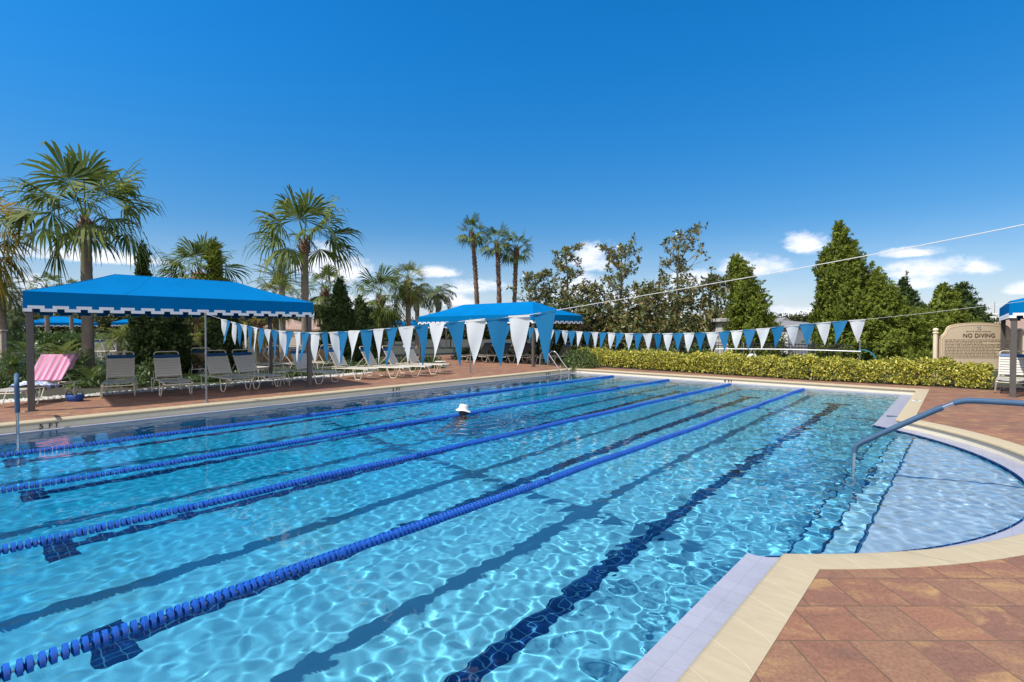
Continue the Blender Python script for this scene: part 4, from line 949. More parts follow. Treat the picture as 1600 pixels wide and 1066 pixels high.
def trunk(root, h, r, bark, lean=(0, 0), rough=0.0, seed=0, flare=1.25, top=1.0):
    rng = random.Random(seed); m = MB(); n = max(10, int(h / 0.16)); P = []; R = []
    for i in range(n + 1):
        u = i / n; P.append((lean[0] * u * u, lean[1] * u * u, h * u)); k = 1 + (flare - 1) * max(0, 1 - u * 5) ** 2
        R.append(r * k * (1 - 0.10 * u) * (1 + (0.05 if i % 2 else -0.03) + rng.uniform(-rough, rough)) * (1 + (top - 1) * u ** 6))
    m.tube(P, R, 14)
    if rough > 0.05:                       # old leaf boots standing off the trunk
        for i in range(int(h * 34)):
            u = rng.uniform(0.25, 1.0); a = rng.uniform(0, 2 * PI); c, s = math.cos(a), math.sin(a); rr = r * 0.9; x, y, z = lean[0] * u * u, lean[1] * u * u, h * u
            L = rng.uniform(0.5, 1.2) * r * 0.9; w_ = r * 0.28
            m.add([(x + c * rr - s * w_, y + s * rr + c * w_, z), (x + c * rr + s * w_, y + s * rr - c * w_, z), (x + c * (rr + L * .55) + s * w_ * .3, y + s * (rr + L * .55) - c * w_ * .3, z + L), (x + c * (rr + L * .55) - s * w_ * .3, y + s * (rr + L * .55) + c * w_ * .3, z + L)], [(0, 1, 2, 3)])
    return m.build('trunk', bark, root, smooth=True, angle=70)

def fan_palm(label, px, D, py_top, r, R, nl, seed, mat=None, bark=None, group='palms round the pools', lean=(0, 0), rough=0.02, dead=0, droop=0.6, z0=0.12, boots=True, spread=(-0.85, 1.35), blade=None, name='fan_palm', nseg=26, top_bulge=1.5, hang=0, hang_az=0.0):
    p = gp(px, D, z0); h = hz(py_top, D) - z0
    if lean == 'px': lean = (0, 0)
    root = veg(name, label, 'palm tree', p, group)
    trunk(root, h, r, bark or BARK, lean, rough, seed)
    rng = np.random.default_rng(seed)
    V, Q = fan_leaves(rng, nl, R, R * 0.50, blade or R * 0.56, spread, nseg, droop, None, -0.42, hang, hang_az)
    V[:, 0] += lean[0]; V[:, 1] += lean[1]; V[:, 2] += h + 0.1
    to_mesh('crown', V, Q, mat or PALM, root)
    if boots:
        m = MB(); n = 9
        m.tube([(lean[0], lean[1], h - 0.45), (lean[0], lean[1], h - 0.2), (lean[0], lean[1], h), (lean[0], lean[1], h + 0.25)], [r * 0.95, r * top_bulge, r * top_bulge * 0.95, r * 0.5], 10)
        rr = random.Random(seed + 3)
        for i in range(60):
            a = rr.uniform(0, 2 * PI); c, s = math.cos(a), math.sin(a); z = h - rr.uniform(-0.2, 0.35); q = r * top_bulge * 0.9; L = rr.uniform(0.12, 0.35); w_ = 0.035
            m.add([(lean[0] + c * q - s * w_, lean[1] + s * q + c * w_, z), (lean[0] + c * q + s * w_, lean[1] + s * q - c * w_, z), (lean[0] + c * (q + L * .5) + s * w_ * .4, lean[1] + s * (q + L * .5) - c * w_ * .4, z + L * 0.8), (lean[0] + c * (q + L * .5) - s * w_ * .4, lean[1] + s * (q + L * .5) + c * w_ * .4, z + L * 0.8)], [(0, 1, 2, 3)])
        m.build('leaf_bases', BARKB, root, smooth=True, angle=60)
    if dead:
        V, Q = fan_leaves(np.random.default_rng(seed + 50), dead, R, R * 0.45, R * 0.5, (-1.35, -0.75), 18, 0.9); V[:, 0] += lean[0]; V[:, 1] += lean[1]; V[:, 2] += h - 0.05
        to_mesh('dead_fronds', V, Q, DEAD, root)
    return root

def fronds(rng, n, L, spread, leaflet, nl=26, arch=0.9, vee=0.5, width=0.035, start=0.12):
    """feather leaves: arching midrib with a row of leaflets on each side"""
    V = []; Q = []
    for i in range(n):
        u = (i + 0.5) / n; az = i * 2.39996 + rng.uniform(-.25, .25); el = spread[1] + (spread[0] - spread[1]) * u + rng.uniform(-.1, .1); ln = L * rng.uniform(0.82, 1.08)
        h = np.array([math.cos(az), math.sin(az), 0]); s = np.array([-math.sin(az), math.cos(az), 0]); pts = []; p = np.zeros(3); N = 10; e = el
        for k in range(N + 1): pts.append(p.copy()); p = p + (h * math.cos(e) + UPV * math.sin(e)) * ln / N; e -= arch / N * (0.6 + 0.9 * k / N)
        pts = np.array(pts); o = len(V)
        for k in range(N + 1):
            w_ = 0.022 * L * 0.5 * (1 - 0.85 * k / N); V += [pts[k] - s * w_, pts[k] + s * w_]
        for k in range(N): Q.append((o + 2 * k, o + 2 * k + 1, o + 2 * k + 3, o + 2 * k + 2))
        for k in range(nl):
            q = start + (1 - start) * (k + 0.5) / nl; f = q * N; a = min(int(f), N - 1); b = pts[a] + (pts[a + 1] - pts[a]) * (f - a); tg = nrm((pts[a + 1] - pts[a])[None])[0]; up = np.cross(s, tg)
            if up[2] < 0: up = -up
            ll = leaflet * (math.sin(PI * min(1, q * 0.85 + 0.13)) ** 0.7) * rng.uniform(0.85, 1.1)
            for sg in (-1, 1):
                d = s * sg * (0.85 - 0.25 * q) + tg * (0.45 + 0.5 * q) + up * vee * rng.uniform(0.6, 1.2); d /= np.linalg.norm(d); wv = np.cross(d, up); wv /= max(np.linalg.norm(wv), 1e-6)
                m_ = b + d * ll * 0.5; tp = b + d * ll + UPV * (-0.18 * ll); o = len(V); w_ = width * L * 0.5
                V += [b, m_ - wv * w_, tp, m_ + wv * w_]; Q.append((o, o + 1, o + 2, o + 3))
    return np.array(V), Q
def feather_palm(label, px, D, py_top, r, L, n, seed, mat=None, spread=(-0.5, 1.25), leaflet=0.4, arch=1.3, vee=0.3, z0=0.12, group='palms round the pools', bark=None, nl=26, width=0.03):
    p = gp(px, D, z0); h = max(0.1, hz(py_top, D) - z0); root = veg('feather_palm', label, 'palm tree', p, group)
    trunk(root, h, r, bark or BARK, (0, 0), 0.03, seed)
    V, Q = fronds(np.random.default_rng(seed), n, L, spread, leaflet, nl, arch, vee, width); V[:, 2] += h; to_mesh('crown', V, Q, mat or PALMG, root); return root

def conifer(label, px, D, py_top, wpx, seed, mat, lean_px=0.0, tufts=7000, prof=None, z0=0.12, size=0.17, group='conifers round the pools', name='conifer', wind=0.35, flat=1.0):
    p = gp(px, D, z0); H = hz(py_top, D) - z0; R = wpx / 2 * D / FPX; rng = np.random.default_rng(seed); root = veg(name, label, 'conifer tree', p, group)
    lean = np.array([RT.x, RT.y, 0]) * lean_px * D / FPX
    prof = prof or (lambda t: np.minimum(1, (1 - t) ** 0.75 * 1.05) * (0.75 + 0.25 * np.minimum(1, t * 6)))
    tt = rng.random(tufts * 3); keep = rng.random(tufts * 3) < (prof(tt) + 0.12); tt = tt[keep][:tufts]; n = len(tt); a = rng.random(n) * 2 * PI
    lump = 1 + 0.16 * np.sin(a * 3 + tt * 9 + seed) + 0.12 * np.sin(a * 5 - tt * 17 + 2 * seed) + 0.08 * np.sin(a * 2 + tt * 31) + 0.07 * np.sin(a * 9 + tt * 47)
    rho = np.where(rng.random(n) < 0.22, rng.random(n) * 0.75, 0.78 + 0.25 * rng.random(n) ** 1.5); rr = R * prof(tt) * lump * rho
    C = np.stack([np.cos(a) * rr, np.sin(a) * rr * flat, tt * H], 1) + lean[None] * (tt ** 1.4)[:, None]
    out = np.stack([np.cos(a), np.sin(a), np.zeros(n)], 1); wv = nrm(np.array([[RT.x, RT.y, 0]])) * wind * (1 if lean_px >= 0 else -1)
    # sprays: clumps of tufts strung along upswept twigs
    nc = n // 16; ci = rng.integers(0, n, nc); sl = size * (2.0 + 2.2 * rng.random(nc)) * (1 - 0.45 * tt[ci]); dc = nrm(out[ci] * (0.55 + 0.35 * rng.random((nc, 1))) + UPV[None] * (0.55 + 0.5 * rng.random((nc, 1))) + rng.normal(size=(nc, 3)) * 0.16 - wv * 0.9)
    Cb = C[ci] - out[ci] * (sl * 0.45)[:, None]; rep = 15; cc = np.repeat(np.arange(nc), rep); f = rng.random(nc * rep) ** 0.8
    Ps = Cb[cc] + dc[cc] * (sl[cc] * f)[:, None] + rng.normal(size=(nc * rep, 3)) * (sl[cc] * 0.17 * (1.05 - f))[:, None]
    V = []; Q = []; o = 0; tz = tt[ci][cc]; oc = out[ci][cc]
    for k in range(3):
        N_ = len(Ps); D_ = nrm(dc[cc] * 1.0 + oc * 0.2 + rng.normal(size=(N_, 3)) * 0.42 - wv * 0.3); S = side_of(D_, rng)
        if k < 2: D2, S = facing(oc * 0.9 + UPV[None] * 0.55, rng, 0.40); D_ = nrm(D2 + (dc[cc] - oc * 0.6) * 0.5); S = nrm(S - D_ * (S * D_).sum(1, keepdims=True))
        sz = size * (0.55 + 0.7 * rng.random(N_)) * (1 - 0.35 * tz); v, q = kites(Ps, D_, S, sz, sz * 0.34, 0.05); V.append(v); Q.append(q + o); o += len(v)
    Din, Sin = facing(out * 0.9 + UPV[None] * 0.5, rng, 0.5); v, q = kites(C * np.array([[0.82, 0.82, 0.985]]) + (lean[None] * (tt ** 1.4)[:, None]) * 0.18, Din, Sin, np.full(n, size * 1.2), np.full(n, size * 0.5), 0.05); V.append(v); Q.append(q + o); o += len(v)
    np_mesh('crown', np.concatenate(V), np.concatenate(Q), mat, root)
    m = MB(); lp = lambda u: (lean[0] * u ** 1.4, lean[1] * u ** 1.4, H * 0.93 * u)
    m.tube([lp(i / 8) for i in range(9)], [0.11 * (1 - 0.85 * i / 8) + 0.01 for i in range(9)], 7)
    rb = random.Random(seed)
    for i in range(26):
        u = rb.uniform(0.08, 0.9); b = lp(u); an = rb.uniform(0, 2 * PI); ln = R * float(prof(np.array([u]))[0]) * 0.85; m.tube([b, (b[0] + math.cos(an) * ln * .6, b[1] + math.sin(an) * ln * .6, b[2] + ln * 0.35), (b[0] + math.cos(an) * ln, b[1] + math.sin(an) * ln, b[2] + ln * 0.75)], [0.022, 0.014, 0.005], 5)
    m.build('trunk', TWIG, root, smooth=True); return root

def bush(label, px, D, py_top, wpx, seed, mat, n=1500, leaf=0.10, z0=0.12, name='shrub', cat='shrub', group=None, bloom=None, aspect=0.36):
    p = gp(px, D, z0); H = max(0.15, hz(py_top, D) - z0); R = wpx / 2 * D / FPX; rng = np.random.default_rng(seed); root = veg(name, label, cat, p, group)
    u = rng.normal(size=(n, 3)); u = nrm(u); u[:, 2] = np.abs(u[:, 2]) * 1.0 - 0.15; lum = 1 + 0.18 * np.sin(u[:, 0] * 5 + seed) * np.sin(u[:, 1] * 6 + 2 * seed) + 0.14 * np.sin(u[:, 2] * 9 + u[:, 0] * 7)
    rho = (0.55 + 0.47 * rng.random(n) ** 0.6) * lum; C = np.stack([u[:, 0] * R * rho, u[:, 1] * R * rho * 0.9, np.maximum(0.02, u[:, 2] * H * 0.92 * rho + 0.06 * H)], 1)
    V = []; Q = []; o = 0
    for k in range(2):
        D_ = nrm(u * 0.7 + UPV[None] * 0.45 + rng.normal(size=(n, 3)) * 0.55); S = side_of(D_, rng)
        if k == 0: D_, S = facing(u * 0.8 + UPV[None] * 0.5, rng, 0.5)
        sz = leaf * (0.6 + 0.8 * rng.random(n)); v, q = kites(C + rng.normal(size=(n, 3)) * leaf * 0.3, D_, S, sz, sz * aspect, 0.08); V.append(v); Q.append(q + o); o += len(v)
    np_mesh('foliage', np.concatenate(V), np.concatenate(Q), mat, root)
    m = MB(); rb = random.Random(seed)
    for i in range(9):
        a = rb.uniform(0, 2 * PI); m.tube([(0.03 * math.cos(a), 0.03 * math.sin(a), 0), (R * .35 * math.cos(a), R * .35 * math.sin(a), H * .4), (R * .7 * math.cos(a), R * .7 * math.sin(a), H * .75)], [0.02, 0.014, 0.006], 5)
    m.build('stems', TWIG, root)
    if bloom:
        k = rng.integers(0, n, bloom); Pb = C[k] * 1.04; D_ = nrm(rng.normal(size=(bloom, 3))); v, q = kites(Pb, D_, side_of(D_, rng), np.full(bloom, leaf * 1.1), np.full(bloom, leaf * 0.9)); np_mesh('flowers', v, q, BLOOM, root)
    return root

# --- the big fan palms on the left
fan_palm('tall fan palm rising behind the near canopy at left, widest crown', 137, 17.6, 352, 0.175, 2.65, 22, 11, PALM, spread=(-0.08, 1.35), droop=0.8, hang=1, hang_az=YAW + PI)
fan_palm('tall fan palm rising behind the right corner of the near canopy', 477, 21.5, 383, 0.155, 2.5, 19, 23, PALM, spread=(-0.08, 1.42), droop=0.8, hang=1, hang_az=YAW)
fan_palm('yellowing palm cut off by the left edge of the picture', -42, 15.5, 372, 0.17, 1.75, 30, 31, PALMY, spread=(-1.0, 1.2), droop=0.8)
fan_palm('bushy fan palm with dark brown trunk behind the middle of the near canopy', 313, 25, 432, 0.26, 2.15, 24, 37, PALM, BARKB, rough=0.12, spread=(-0.35, 1.3), droop=0.7, dead=4)
fan_palm('low yellow green fan palm just behind the right slope of the near canopy', 431, 27, 470, 0.16, 1.35, 24, 41, PALML, spread=(-0.9, 1.3))
feather_palm('spiky grey green date palm showing above the near canopy', 441, 38, 440, 0.24, 2.5, 44, 43, PALMG, (-0.55, 1.45), 0.34, 0.7, 0.5, nl=24, width=0.022)
fan_palm('bushy fan palm right of the trunk by the near canopy corner', 508, 29, 458, 0.17, 1.6, 34, 47, PALM, spread=(-1.2, 1.35), droop=0.8, dead=3)
fan_palm('shaggy fan palm on a red brown trunk behind the arborvitae', 595, 33, 468, 0.20, 2.15, 36, 53, PALM, BARKB, rough=0.10, spread=(-1.1, 1.3), droop=0.8, dead=4)
fan_palm('slender yellow topped fan palm left of the far canopy', 638, 35, 442, 0.185, 1.55, 30, 59, PALML, spread=(-0.9, 1.35), droop=0.55, dead=3)
feather_palm('drooping feather palm behind the slender fan palm', 652, 46, 462, 0.20, 2.3, 24, 61, PALMG, (-0.4, 1.2), 0.55, 2.0, -0.35, nl=26, width=0.026)
feather_palm('drooping feather palm leaning out right beside the far canopy', 684, 46, 460, 0.20, 2.3, 24, 67, PALMG, (-0.4, 1.2), 0.55, 2.0, -0.35, nl=26, width=0.026)
ln = lambda d, D: (RT.x * d * D / FPX, RT.y * d * D / FPX)
fan_palm('tallest slim palm of the trio above the far canopy, leaning left', 747, 38, 368, 0.165, 1.4249999999999998, 20, 71, PALM, BARKB, rough=0.10, spread=(-0.25, 1.35), lean=ln(-9, 38), droop=0.55, nseg=18, top_bulge=1.15)
fan_palm('middle slim palm of the trio above the far canopy', 781, 37, 384, 0.165, 1.52, 20, 73, PALM, BARKB, rough=0.12, spread=(-0.45, 1.3), lean=ln(-4, 37), droop=0.55, nseg=18, top_bulge=1.2)
fan_palm('right slim palm of the trio, half hidden by the magnolias', 803, 38, 392, 0.165, 1.4725, 19, 79, PALM, BARKB, rough=0.12, spread=(-0.45, 1.3), lean=ln(4, 38), droop=0.55, nseg=18, top_bulge=1.2)
fan_palm('small far fan palm left of the big palm trunk, tip above the canopy', 74, 44, 452, 0.18, 1.5, 20, 83, PALM, nseg=14); fan_palm('far fan palm whose tip shows just left of the big trunk', 112, 46, 458, 0.16, 1.2, 18, 89, PALM, nseg=14)
fan_palm('yellow green fan palm low under the canopy at the small table', 405, 24, 512, 0.13, 1.0, 20, 97, PALMY, spread=(-1.1, 1.2), nseg=16, group='low palms in the planting')
feather_palm('low yellow green feather palm by the distant pool', 186, 30, 532, 0.14, 1.55, 26, 101, PALML, (-0.1, 1.3), 0.35, 1.5, 0.2, nl=20, group='low palms in the planting')
feather_palm('low drooping olive palm left of the pennant pole', 293, 21, 533, 0.12, 0.9, 22, 103, PALML, (-0.4, 1.3), 0.3, 2.2, -0.2, nl=18, group='low palms in the planting')
feather_palm('feather palm at the left edge beyond the cycads', 4, 24, 455, 0.15, 1.5, 26, 107, PALMG, (-0.5, 1.2), 0.4, 1.6, 0.1)
feather_palm('lower feather palm at the left edge under the canopy line', 10, 26, 500, 0.14, 1.7, 24, 109, PALMG, (-0.5, 1.2), 0.4, 1.7, 0.1)

# --- conifers
arb = lambda t: np.minimum(1.0, (1 - t) ** 0.62 * 1.08) * (0.82 + 0.18 * np.minimum(1, t * 7))
conifer('dark broad arborvitae right of the near canopy corner', 531, 24, 440, 66, 1, CYPD, 0, 7500, arb, size=0.17)
conifer('smaller dark arborvitae at the right shoulder of the broad one', 566, 26, 470, 62, 2, CYPD, -4, 5000, arb, size=0.17)
conifer('dark broad conifer under the near canopy behind the loungers', 252, 17.5, 466, 82, 3, CYPD, -4, 8000, lambda t: np.minimum(1.0, (1 - t) ** 0.5 * 1.15), size=0.15)
conifer('dark narrow conifer right of the pennant pole under the canopy', 352, 18.6, 472, 62, 4, CYPD, 0, 6000, lambda t: np.minimum(1.0, (1 - t) ** 0.5 * 1.15), size=0.15)
conifer('dark juniper spire poking above the middle left of the near canopy', 226, 27, 388, 50, 5, CYPD, -4, 3500, lambda t: np.minimum(1.0, (1 - t) ** 0.9 * 1.2), size=0.24, wind=0.6)
conifer('olive green column conifer beside the bushy brown palm', 337, 24, 380, 34, 6, CYP, 0, 3000, lambda t: np.minimum(1.0, (1 - t) ** 0.35 * 1.1), size=0.2)
GC = 'windswept cypresses behind the hedge'
cyl = lambda t: np.minimum(1.0, (1 - t) ** 0.60 * 1.12) * (0.9 + 0.1 * np.minimum(1, t * 5))
conifer('single leaning cypress with a swept tip, left of the white house', 1183, 24, 402, 84, 7, CYP, -36, 11000, lambda t: np.minimum(1.0, (1 - t) ** 0.52 * 1.05), size=0.16, group=GC, wind=0.4)
conifer('slim upright cypress at the left of the tall pair', 1305, 23.5, 392, 66, 8, CYP, -17, 9000, lambda t: np.minimum(1.0, (1 - t) ** 0.5 * 1.05), size=0.16, group=GC, wind=0.25)
conifer('tallest windswept cypress with a ragged pointed tip', 1350, 22, 350, 112, 9, CYP, -45, 15000, lambda t: np.minimum(1.0, (1 - t) ** 0.80 * 1.12), size=0.17, group=GC, wind=0.5)
conifer('broad cypress mass at the right foot of the tallest cypress', 1396, 21, 428, 104, 10, CYP, -30, 12000, lambda t: np.minimum(1.0, (1 - t) ** 0.7 * 1.12), size=0.17, group=GC, wind=0.5)
conifer('dark feathery cypress leaning left behind the cypress mass', 1432, 30, 440, 60, 11, CYPD, -26, 4500, lambda t: np.minimum(1.0, (1 - t) ** 0.8 * 1.2), size=0.26, group=GC, wind=0.8)
conifer('ragged cypress left behind the rules sign', 1478, 27, 448, 84, 12, CYP, -8, 7000, lambda t: np.minimum(1.0, (1 - t) ** 0.75 * 1.2), size=0.24, group=GC, wind=0.7)
conifer('ragged cypress directly behind the top of the rules sign', 1508, 28, 448, 84, 13, CYPD, -10, 6500, lambda t: np.minimum(1.0, (1 - t) ** 0.75 * 1.2), size=0.24, group=GC, wind=0.7)
conifer('low cypress filling between the mass and the rules sign', 1440, 22.5, 490, 110, 14, CYP, -8, 8000, lambda t: np.minimum(1.0, (1 - t) ** 0.5 * 1.1), size=0.18, group=GC, wind=0.4)

# --- magnolias: open limbs with whorls of big leaves
def magnolia(label, px, D, py_top, wpx, seed, whorls=420, dense=0.5):
    p = gp(px, D, 0.12); H = hz(py_top, D) - 0.12; R = wpx / 2 * D / FPX; rng = np.random.default_rng(seed); rb = random.Random(seed)
    root = veg('magnolia_tree', label, 'tree', p, 'open crowned magnolias behind the hedge'); m = MB(); tips = []
    top = Vector((rb.uniform(-.3, .3), rb.uniform(-.3, .3), H * 0.97)); ax = [Vector((0, 0, 0)), Vector((rb.uniform(-.1, .1), rb.uniform(-.1, .1), H * .35)), Vector((top.x * .6 + rb.uniform(-.15, .15), top.y * .6, H * .68)), top]
    axis = smooth_path(ax, 8); m.tube(axis, [0.10 * (1 - 0.92 * i / (len(axis) - 1)) + 0.008 for i in range(len(axis))], 7)
    nb = 30
    for i in range(nb):
        u = 0.10 + 0.86 * (i + rb.random()) / nb; b = axis[min(int(u * (len(axis) - 1)), len(axis) - 1)]; a = i * 2.4 + rb.uniform(-.5, .5)
        env = R * (1.02 - 0.72 * max(0, u - 0.10)) * rb.uniform(0.65, 1.12); rise = rb.uniform(0.35, 0.9) * env
        e = b + Vector((math.cos(a) * env, math.sin(a) * env, rise)); e.z = min(e.z, H * 1.02); mid = b.lerp(e, 0.5) - Vector((0, 0, rise * 0.14)); br = smooth_path([b, mid, e], 5)
        m.tube(br, [0.030 * (1 - u * .5) * (1 - 0.8 * k / (len(br) - 1)) + 0.004 for k in range(len(br))], 5)
        for k in range(rb.randint(4, 8)):
            v = rb.uniform(0.3, 1.0); q = br[int(v * (len(br) - 1))]; d = Vector((rb.gauss(0, .3), rb.gauss(0, .3), rb.uniform(0.02, .42))) * (0.55 + 0.3 * env); t_ = q + d; m.tube([q, q + d * 0.5 + Vector((0, 0, -.02)), t_], [0.010, 0.007, 0.004], 4); tips.append(t_); 
            if rb.random() < 0.6: tips.append(q + d * 0.45)
        tips.append(e)
    tips.append(top); T = np.array([tuple(v) for v in tips])
    keep = (T[:, 2] < H * 0.45) | (rng.random(len(T)) < 0.95); T = T[keep]
    low = T[T[:, 2] < H * 0.55]; T = np.concatenate([T, low + rng.normal(size=low.shape) * 0.28, low + rng.normal(size=low.shape) * 0.32][: 2 + int(dense > 0.4)])
    n = len(T); nl = 9; C = np.repeat(T, nl, 0); N = len(C); D_ = nrm(rng.normal(size=(N, 3)) + UPV[None] * 0.35); S = side_of(D_, rng); sz = 0.20 * (0.7 + 0.6 * rng.random(N)); v, q = kites(C + D_ * 0.015, D_, S, sz, sz * 0.42, 0.06)
    np_mesh('crown', v, q, MAGN, root); m.build('trunk', TWIG, root, smooth=True); return root
magnolia('low spreading magnolia at the left end of the magnolia row', 842, 29, 428, 112, 201)
magnolia('magnolia with a sparse crown just right of the palm trio', 886, 28, 384, 96, 203)
magnolia('magnolia in front of a white cloud, middle of the row', 968, 27, 380, 124, 205)
magnolia('tallest magnolia with a forked open top', 1060, 27, 362, 140, 207)
magnolia('low magnolia right of the tallest one', 1120, 26.5, 432, 96, 209)
magnolia('low magnolia filling between the middle and tallest ones', 1012, 26, 446, 116, 211); magnolia('low magnolia filling left of the middle one', 926, 27, 452, 100, 213)

# --- gold hedge along the far side of the deck
def hedge_np():
    rng = np.random.default_rng(77); A = at(903, 571, 0.15); A.z = 0.12; Bp = Vector((0.45, 19.75, 0.12)); pts = [Vector((A.x, A.y + 0.35, 0.12)), Vector((-8.5, 19.80, 0.12)), Vector((-4.0, 19.45, 0.12)), Vector((-1.0, 19.75, 0.12)), Bp]
    root = veg('gold_hedge', 'long clipped yellow green hedge along the far side of the pool deck', 'hedge', pts[0]); n = 17000
    cum = [0]; 
    for i in range(4): cum.append(cum[-1] + (pts[i + 1] - pts[i]).length)
    s = rng.random(n) * cum[-1]; P = np.zeros((n, 3)); Nn = np.zeros((n, 3))
    for i in range(4):
        k = (s >= cum[i]) & (s <= cum[i + 1]); u = (s[k] - cum[i]) / (cum[i + 1] - cum[i]); a, b = np.array(pts[i]), np.array(pts[i + 1]); P[k] = a + (b - a) * u[:, None]; d = (b - a) / np.linalg.norm(b - a); Nn[k] = np.array([d[1], -d[0], 0])
    th = rng.random(n) * 1.25 * PI - 0.15 * PI; hh = 0.73 + 0.055 * np.sin(s * 2.1) + 0.035 * np.sin(s * 5.3 + 1) + 0.03 * np.sin(s * 11.0); dd = 0.36 + 0.04 * np.sin(s * 3.7)
    sup = lambda v: np.sign(v) * np.abs(v) ** 0.55
    rho = 0.80 + 0.24 * rng.random(n) ** 1.0 + 0.06 * np.sin(s * 9 + th * 4); off = sup(np.cos(th)) * dd * rho; zz = 0.36 * hh + sup(np.sin(th)) * 0.64 * hh * rho; zz = np.where(zz < 0.10, 0.1 + 0.4 * rng.random(n), zz)
    C = P + Nn * off[:, None] + UPV[None] * zz[:, None] - np.array(pts[0])[None]; O = nrm(Nn * np.cos(th)[:, None] + UPV[None] * np.sin(th)[:, None]); V = []; Q = []; o = 0
    for k in range(3):
        D_ = nrm(O * 0.8 + UPV[None] * 0.25 + rng.normal(size=(n, 3)) * 0.7); S = side_of(D_, rng)
        if k < 2: D_, S = facing(O + UPV[None] * 0.35, rng, 0.55)
        sz = 0.075 * (0.6 + 0.8 * rng.random(n)); v, q = kites(C + rng.normal(size=(n, 3)) * 0.035, D_, S, sz, sz * 0.55, 0.1); V.append(v); Q.append(q + o); o += len(v)
    np_mesh('foliage', np.concatenate(V), np.concatenate(Q), HEDGE, root)
    m = MB(); rb = random.Random(3)
    for i in range(150):
        u = rb.random() * cum[-1]; j = max(k for k in range(4) if cum[k] <= u); b = pts[j].lerp(pts[j + 1], (u - cum[j]) / (cum[j + 1] - cum[j])) - pts[0]
        for k in range(3): m.tube([b + Vector((rb.uniform(-.05, .05), rb.uniform(-.12, .05), 0)), b + Vector((rb.uniform(-.2, .2), rb.uniform(-.32, .1), rb.uniform(.2, .4)))], [0.009, 0.005], 4)
    m.build('stems', TWIG, root)
hedge_np()
# soil strip under the hedge
mulch = mk('dark_mulch', (0.05, 0.035, 0.026), 0.95, var=0.4, scale=9, bump=0.6, bscale=60)
mb = MB(); mb.add([(-14.2, 19.62, 0.175), (-8.4, 19.22, 0.175), (-4.0, 18.98, 0.175), (-1.0, 19.22, 0.175), (8, 19.2, 0.175), (8, 21, 0.175), (-14.4, 21, 0.175)], [(0, 1, 2, 3, 4, 5, 6)]); struct(mb.build('planting_soil', mulch))
GS = 'flowering shrubs behind the gold hedge'
for i, (px, D, py, wp, lab) in enumerate(((948, 23.7, 548, 46, 'green shrub with orange flowers behind the left end of the hedge'), (992, 22.8, 538, 60, 'second flowering shrub from the left behind the hedge'), (1040, 21.9, 536, 62, 'third flowering shrub from the left behind the hedge'), (1088, 21.0, 540, 60, 'fourth flowering shrub from the left, beside the white hook pole end'), (1262, 19.0, 552, 70, 'leafy shrub between the life ring and the tall cypress pair'))):
    bush(lab, px, D, py, wp, 300 + i, SHRUB, 1100, 0.11, group=GS, bloom=26)
bush('green shrub behind the canopy post at the left end of the hedge', 905, 22.5, 540, 60, 310, SHRUB, 1000, 0.12)

# --- planting behind the loungers
GY = 'cycads and ferns in the left planting bed'
def cycad(label, px, D, py, L, seed, n=30, mat=SAGO):
    p = gp(px, D, 0.12); h = max(0.08, hz(py, D) - 0.12 - L * 0.35); root = veg('cycad', label, 'cycad', p, GY); m = MB(); m.tube([(0, 0, 0), (0, 0, h)], [0.14, 0.12], 10); m.build('trunk', BARKB, root, smooth=True)
    V, Q = fronds(np.random.default_rng(seed), n, L, (-0.15, 1.25), 0.20, 30, 1.5, 0.35, 0.014, 0.06); V[:, 2] += h; to_mesh('crown', V, Q, mat, root)
cycad('cycad with arching fronds beside the pink towelled lounger', 143, 15.6, 578, 0.95, 401)
cycad('big cycad behind the left canopy post', 20, 15.5, 556, 1.15, 403, 36); cycad('cycad showing yellow lit fronds above the pink towel', 95, 18.5, 545, 1.2, 405, 36, PALML); cycad('cycad left of the canopy post at the picture edge', -25, 14.5, 575, 1.1, 407, 34)
cycad('cycad between the pink towel and the big palm trunk', 122, 17.0, 556, 1.05, 409, 34); cycad('cycad farther back left of the canopy post', 45, 19, 540, 1.2, 411, 34)
GL2 = 'low dark shrubs edging the deck'
for i, (px, D, py, wp) in enumerate(((35, 15.0, 588, 90), (85, 16.0, 570, 90), (150, 15.6, 592, 70), (215, 15.8, 586, 76), (240, 16.6, 560, 70), (300, 17.2, 588, 60), (335, 17.2, 584, 62), (375, 17.6, 580, 64), (425, 18.8, 582, 66), (470, 19.5, 576, 60), (535, 20.5, 562, 70), (583, 21, 560, 64), (632, 21.6, 557, 60), (672, 22.5, 556, 50), (15, 17, 556, 90), (60, 18.5, 548, 110), (170, 18.8, 560, 70))):
    nm = ['under the blue rail at the left edge', 'behind the pink towelled lounger', 'between the first and second loungers', 'left of the dark broad conifer', 'at the left foot of the dark broad conifer', 'between the dark conifers', 'behind the grey pennant pole', 'at the foot of the narrow conifer', 'behind the white side table', 'left of the near canopy front post', 'in front of the arborvitae', 'right of the arborvitae foot', 'behind the fourth turned lounger', 'at the far end of the lounger row', 'at the left edge behind the cycads', 'deep behind the canopy post', 'in front of the distant pool deck'][i]
    bush('low dark green shrub ' + nm, px, D, py, wp, 500 + i, SHRUB, 1300, 0.10, group=GL2)
# variegated snake-like clump, shrubs under the far canopy
for i, (px, D, py, wp, lab) in enumerate(((735, 29, 541, 60, 'leafy shrub behind the leftmost dark lounger'), (772, 29, 538, 60, 'leafy shrub between the dark loungers, left'), (820, 28.5, 534, 64, 'leafy shrub behind the middle dark loungers'), (862, 27.5, 536, 60, 'yellow green shrub behind the last dark lounger'))):
    bush(lab, px, D, py, wp, 560 + i, SHRUB if i < 3 else SAGO, 1100, 0.13, group='shrubs behind the far canopy')
